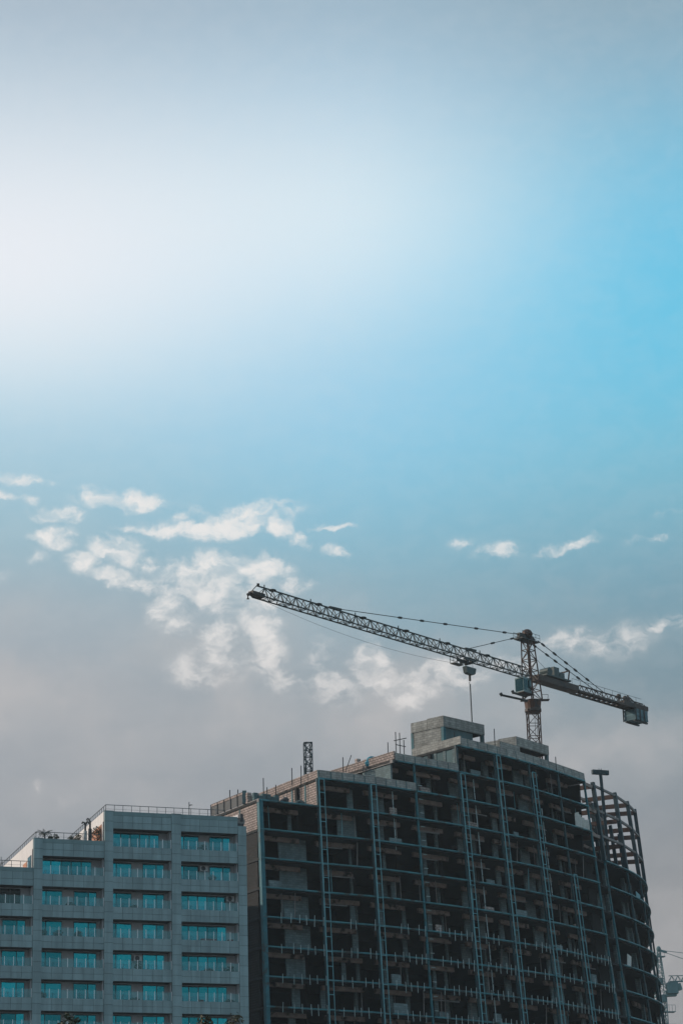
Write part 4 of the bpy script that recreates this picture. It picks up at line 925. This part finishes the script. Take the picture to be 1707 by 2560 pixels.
# winch machinery
m = MB().bar(K(2.9, 0, 1.35), K(9.0, 0, 1.35), 1.6, .22); cp(m, 'winch_frame', 'machine')
cp(MB().tube([K(3.7, -.8, 1.95), K(3.7, .8, 1.95)], .62, 12), 'winch_drum', 'machine')
cp(MB().bar(K(5.0, 0, 2.2), K(6.3, 0, 2.2), 1.2, 1.5).bar(K(6.5, 0, 1.9), K(7.7, 0, 1.9), 1.1, .9), 'winch_motor', 'machine')
m = MB()
for sd in (-.7, .7): m.bar(K(8.4, sd, 1.4), K(8.8, sd, 3.0), .22).bar(K(8.8, sd, 3.0), K(7.4, sd, 2.4), .14)
m.bar(K(8.8, -.7, 2.95), K(8.8, .7, 2.95), .16); cp(m, 'winch_bracket', 'crane_mast')
for (sd, sa, nm) in ((-.9, 20.2, (.06, .22, .33, .48, .63, .86)), (.9, 17.4, (.08, .25, .42, .56, .74))):
    tie(HT - KD * -1.6 + KS * (sd * .8) + UP * .2, K(sa, sd, 1.0), nm)
cp(MB().tube([HT + KD * 1.0 - UP * 2.0, K(4.5, .2, 1.8)], .03, 5), 'hoist_rope', 'crane_jib')
# ballast blocks hung under the end
for i in range(3):
    s_ = 25.3 + i * 1.1
    for k in range(5): cp(MB().bar(K(s_ + .04, 0, -.25 - k * .35), K(s_ + 1.04, 0, -.25 - k * .35), 2.3 - .1 * (k % 2), .33), 'ballast_block', 'ballast')
for s_ in (25.2, 26.4, 27.5): cp(MB().bar(K(s_, -1.2, .1), K(s_, -1.2, -1.9), .2).bar(K(s_, 1.2, .1), K(s_, 1.2, -1.9), .2), 'ballast_strap', 'crane_jib')
cp(MB().bar(K(25.2, -.8, -1.98), K(28.7, -.8, -1.98), .3, .22).bar(K(25.2, .8, -1.98), K(28.7, .8, -1.98), .3, .22), 'ballast_rest', 'crane_jib')
# cab
cc = CB + JD * 1.9 - JS * .25; kx, ky = JD, JS
def cbx(a, b, mt, name, par=None):
    vs = [cc + kx * x + ky * y + UP * z for x, y, z in ((a[0], a[1], a[2]), (b[0], a[1], a[2]), (b[0], b[1], a[2]), (a[0], b[1], a[2]), (a[0], a[1], b[2]), (b[0], a[1], b[2]), (b[0], b[1], b[2]), (a[0], b[1], b[2]))]
    return cp(MB().add(vs, [(0, 3, 2, 1), (4, 5, 6, 7), (0, 1, 5, 4), (1, 2, 6, 5), (2, 3, 7, 6), (3, 0, 4, 7)]), name, mt, par)
cab = cbx((-1.0, -.8, 101.2), (.9, .8, 103.5), 'cab', 'cab')
cbx((-.7, .802, 101.9), (.2, .83, 103.2), 'cab_glass', 'side_window', cab); cbx((.902, -.7, 101.4), (.93, .7, 103.3), 'cab_glass', 'front_window', cab); cbx((.25, .802, 101.5), (.85, .825, 103.2), 'cab_glass', 'door_window', cab)
cbx((-.7, -.83, 101.6), (.8, -.802, 103.2), 'cab_glass', 'side_window', cab)
m = MB().bar(cc - kx * 1.6 + UP * 101.1, cc + kx * 1.2 + UP * 101.1, 1.8, .1); cp(m, 'cab_platform', 'crane_deck')
# climbing booms under the cab
for (pa, pb) in (((1318, 1752), (1250, 1737)), ((1312, 1741), (1280, 1731))):
    b0 = at(*pa, 378.5); b1 = at(*pb, 375.0); b1.z = b0.z + (b1.z - b0.z) * .5
    b1 = at(*pb, 376.2)
    cp(MB().tube([b0, b1], .17, 6).tube([b1 - (b1 - b0).normalized() * .3 - UP * .1, b1 + UP * .28], [.24, .24], 6), 'climbing_boom', 'crane_jib')
m = MB()
for s_ in (-1, 1): m.bar(CB + ax * (1.35 * s_) + UP * (ZR1 - .1), CB + ax * (1.35 * s_) + UP * (ZR1 + 1.0), .06)
m.bar(CB - ax * 1.8 + UP * ZR1, CB + ax * 2.5 + UP * (ZR1 + .1), .9, .14).bar(CB + ax * 2.3 + UP * ZR1, CB + ax * 2.4 + UP * (ZR1 + .95), .07).bar(CB + ax * 1.4 + UP * (ZR1 + .95), CB + ax * 2.4 + UP * (ZR1 + .95), .06); cp(m, 'slewing_platform', 'crane_deck')
# trolley, hook block and rope
sT = s_at(1168, JB - .4, JD)
tr = cp(MB().bar(J(sT - 1.2, -1, -.25), J(sT + 1.6, -1, -.25), .16, .26).bar(J(sT - 1.2, 1, -.25), J(sT + 1.6, 1, -.25), .16, .26).bar(J(sT - .5, -1, -.45), J(sT - .5, 1, -.45), .5, .3).bar(J(sT + .7, -1, -.45), J(sT + .7, 1, -.45), .5, .3).tube([J(sT - .3, -1, -.5), J(sT - .3, 1, -.5)], .24, 8).tube([J(sT + .8, -1, -.5), J(sT + .8, 1, -.5)], .24, 8), 'trolley', 'crane_jib')
m = MB(); 
for sd in (-.9, .9):
    for f in (1.7, 2.5, 3.3): m.bar(J(sT + f, sd, .0), J(sT + f, sd, -1.15), .07)
    m.bar(J(sT + 1.6, sd, -.55), J(sT + 3.4, sd, -.55), .06)
m.bar(J(sT + 1.5, 0, -1.2), J(sT + 3.5, 0, -1.2), .9, .12); cp(m, 'service_cage', 'crane_jib', tr)
hp = at(1174, 1676, hypot(J(sT).x, J(sT).y)); hc = Vector((J(sT - .4).x, J(sT - .4).y, hp.z))
def slab_poly(pts, th, c, u_, v_):
    m = MB(); vs = [c + u_ * x + UP * y - v_ * th / 2 for x, y in pts] + [c + u_ * x + UP * y + v_ * th / 2 for x, y in pts]; n = len(pts)
    return m.add(vs, [tuple(reversed(range(n))), tuple(range(n, 2 * n))] + [(i, (i + 1) % n, n + (i + 1) % n, n + i) for i in range(n)])
hk = cp(slab_poly([(-1.2, .5), (-.95, -.35), (-.6, -.55), (.6, -.55), (1.0, -.4), (1.2, .5)][::-1], .7, hc, JD, JS), 'hook_block', 'machine')
cp(MB().bar(hc + UP * .45 - JD * .8, hc - JD * .8 + UP * 2.0, .05).bar(hc + UP * .45 + JD * .8, hc + JD * .8 + UP * 2.0, .05), 'hoist_rope', 'crane_jib')
cp(MB().tube([hc - UP * .5, hc - UP * 1.5], .17, 8), 'hook_swivel', 'crane_deck', hk)
m = MB().tube([hc - UP * 1.5, hc - UP * 1.7 + JD * .12, hc - UP * 1.95 + JD * .14, hc - UP * 2.1, hc - UP * 1.95 - JD * .14], .05, 6); cp(m, 'hook', 'crane_jib', hk)
cp(MB().tube([hc - UP * 2.05, hc - UP * 9.5 + KD * .1], .09, 6), 'sling', 'crane_jib', hk)
m = MB(); pts = []; sb = s_at(1140, JB - .6, JD); se = s_at(645, JB - .2, JD)
for i in range(15):
    f = i / 14; p = J(sb + (se - sb) * f, 0, -.9 * (1 - f) - .2); pts.append(p - UP * (4 * f * (1 - f) * 1.2))
cp(MB().tube(pts, .022, 4), 'trolley_rope', 'grey_steel')

# ------------------------------------------------------------------ far crane at the right edge
FC = at(1650, 2450, 640.0); FB = Vector((FC.x, FC.y, 0)); far = root('far_crane', FB, 'distant pale teal tower crane at the right edge behind the rounded end', 'crane')
def fp(m, name, parent=None):
    ob = bpy.data.objects.new(name, m.mesh(name, 'far_crane', FB)); COL.objects.link(ob); ob.parent = parent or far; return ob
fx, fy = heading(80), heading(-10); z = 0
while z < 93.5:
    z1 = min(z + 7.8, 93.6); m = MB(); lattice_tower(m, FB + UP * z, FB + UP * z1, 1.9, 4 if z > 60 else 2, fx, fy, .22, .13); fp(m, 'mast_section'); z = z1
m = MB(); zb, zt = 96.0, 103.3
for i in range(4): m.bar(FB + fx * cr[i][0] * .95 + fy * cr[i][1] * .95 + UP * 94.0, FB + fx * cr[i][0] * .3 + fy * cr[i][1] * .3 + UP * zt, .2)
for q in range(7):
    f0, f1 = q / 7, (q + 1) / 7; g_ = lambda f, i: FB + fx * cr[i][0] * (.95 - .65 * f) + fy * cr[i][1] * (.95 - .65 * f) + UP * (94 + (zt - 94) * f)
    for i in range(4): m.bar(g_(f0, i), g_(f1, (i + 1) % 4), .12); m.bar(g_(f1, i), g_(f1, (i + 1) % 4), .1)
fp(m, 'tower_head')
fp(MB().bar(FB - fx * 1.6 + UP * 102.0, FB + fx * 1.4 + UP * 102.0, 1.4, .2).bar(FB - fx * 1.6 + UP * 102.9, FB + fx * 1.4 + UP * 102.9, .06).bar(FB - fx * 1.6 + UP * 102, FB - fx * 1.6 + UP * 102.9, .06).bar(FB + fx * 1.4 + UP * 102, FB + fx * 1.4 + UP * 102.9, .06), 'head_platform')
fp(MB().ellipsoid(FB + UP * 103.9, (.6, .6, .7)).bar(FB + UP * 103.6, FB + fx * 2.0 + UP * 103.1, .5), 'head_sheave')
fj = heading(88)
for q in range(5):
    m = MB()
    for i in range(6):
        a, b = 2.0 + q * 9 + i * 1.5, 3.5 + q * 9 + i * 1.5; mid = (a + b) / 2
        for sd in (-.6, .6): m.bar(FB + fj * a + fy * sd + UP * 95.9, FB + fj * b + fy * sd + UP * 95.9, .16); m.bar(FB + fj * a + fy * sd + UP * 95.9, FB + fj * mid + UP * 97.3, .1); m.bar(FB + fj * mid + UP * 97.3, FB + fj * b + fy * sd + UP * 95.9, .1)
        m.bar(FB + fj * a + UP * 97.3, FB + fj * b + UP * 97.3, .16)
    fp(m, 'jib_section')
for (zz, sa) in ((103.4, 44), (102.9, 16)): fp(MB().tube([FB + fx * 2.0 + UP * zz, FB + fj * sa + UP * 97.4], .07, 5), 'pendant_tie')
fp(MB().bar(FB + fj * 1.2 - fy * .6 + UP * 94.2, FB + fj * 3.9 - fy * .6 + UP * 94.2, 1.8, 2.6).bar(FB + fj * 3.9 - fy * .6 + UP * 94.4, FB + fj * 4.7 - fy * .6 + UP * 94.6, 1.6, 1.6).bar(FB - fj * 1.6 + UP * 92.4, FB + fj * 3.6 + UP * 92.6, 2.0, .4), 'cab')
fp(MB().tube([FB + UP * 91.0, FB + UP * 92.3], 1.2, 10), 'slewing_ring')
fp(MB().bar(FB - fj * 3.0 + UP * 96, FB + fj * .5 + UP * 96, 1.2, 1.6), 'counter_jib')
for zz in (88.6, 84.0):
    m = MB().bar(FB - fx * 1.2 + UP * zz, FB + fx * 3.0 + UP * zz, 2.0, .15)
    for x in (1.4, 2.2, 3.0): m.bar(FB + fx * x - fy * .9 + UP * zz, FB + fx * x - fy * .9 + UP * (zz + 1.6), .08)
    m.bar(FB + fx * 1.2 - fy * .9 + UP * (zz + 1.6), FB + fx * 3 - fy * .9 + UP * (zz + 1.6), .07); fp(m, 'mast_platform')

# ------------------------------------------------------------------ trees in front of the apartment building
def tree(px, py, dist, hw, label, seed, dens=5200, mt='foliage', top_sparse=False):
    p = at(px, py, dist); H = p.z - .45; o = Vector((p.x, p.y, 0)); t = root('street_tree', o, label, 'tree', 'trees in front of the apartment building'); rg = random.Random(seed)
    part(MB().tube([(0, 0, 0), (.1, 0, H * .25), (-.1, .1, H * .5), (0, 0, H * .8)], [.32, .25, .18, .07], 8), 'trunk', 'bark', t)
    m = MB(); leaves = MB(); tips = []
    for q in range(16):
        a = 2.4 * q; z0 = H * (.32 + .40 * q / 16); L = hw * rg.uniform(.7, 1.1) * (1.15 - .45 * q / 16); end = Vector((cos(a) * L, sin(a) * L, min(z0 + H * rg.uniform(.12, .24), H * rg.uniform(.86, .97))))
        mid = Vector((cos(a) * L * .5, sin(a) * L * .5, z0 + (end.z - z0) * .4)); m.tube([(0, 0, z0), mid, end], [.10, .06, .025], 5); tips += [end, mid.lerp(end, .5)]
    for q in range(7):
        e = Vector((rg.uniform(-.5, .5) * hw, rg.uniform(-.5, .5) * hw, H * rg.uniform(.93, 1.0))); m.tube([(0, 0, H * .7), e * .5 + Vector((0, 0, H * .42)), e], [.06, .03, .008], 4); tips += [e, e - Vector((0, 0, .7))]
    part(m, 'limb', 'bark', t)
    n = dens // len(tips)
    for tp_ in tips:
        s_ = rg.uniform(.55, 1.0) * (.55 if top_sparse and tp_.z > H * .9 else 1); leaf_cloud(leaves, tp_ - Vector((0, 0, .25)), (hw * .34 * s_, hw * .34 * s_, .8 * s_), int(n * (.5 if top_sparse and tp_.z > H * .9 else 1)), .13, rg)
    part(leaves, 'crown', mt, t)
tree(222, 2522, 115, 1.9, 'dark leafy tree top in front of the third bay from right', 11)
tree(168, 2542, 112, 1.3, 'smaller dark tree top left of the leafiest tree', 12, 3600)
tree(535, 2497, 118, 2.2, 'thin olive brown tree top at the right end of the apartment building', 13, 3600, 'dry_foliage', True)
tree(345, 2543, 116, 1.1, 'small pointed tree top below the second bay from right', 14, 2600, 'dry_foliage')
tree(395, 2538, 113, 1.0, 'slender pointed tree top right of the small pointed tree', 15, 2400, 'dry_foliage')
tree(2, 2540, 114, 1.3, 'dark tree top at the lower left corner', 16, 3000)

# ------------------------------------------------------------------ haze
hz = MB().box((-450, -120, -1), (450, 900, 113)).build('haze', 'ground'); hz['kind'] = 'stuff'
hm = bpy.data.materials.new('thin city haze'); hm.use_nodes = True; hn = hm.node_tree.nodes; hn.clear()
pv = hn.new('ShaderNodeVolumePrincipled'); pv.inputs['Color'].default_value = (0.80, 0.93, 1.0, 1); pv.inputs['Density'].default_value = 0.00012; pv.inputs['Anisotropy'].default_value = 0.0
ho = hn.new('ShaderNodeOutputMaterial'); hm.node_tree.links.new(pv.outputs[0], ho.inputs['Volume']); hz.data.materials.clear(); hz.data.materials.append(hm)
scene.cycles.volume_bounces = 0
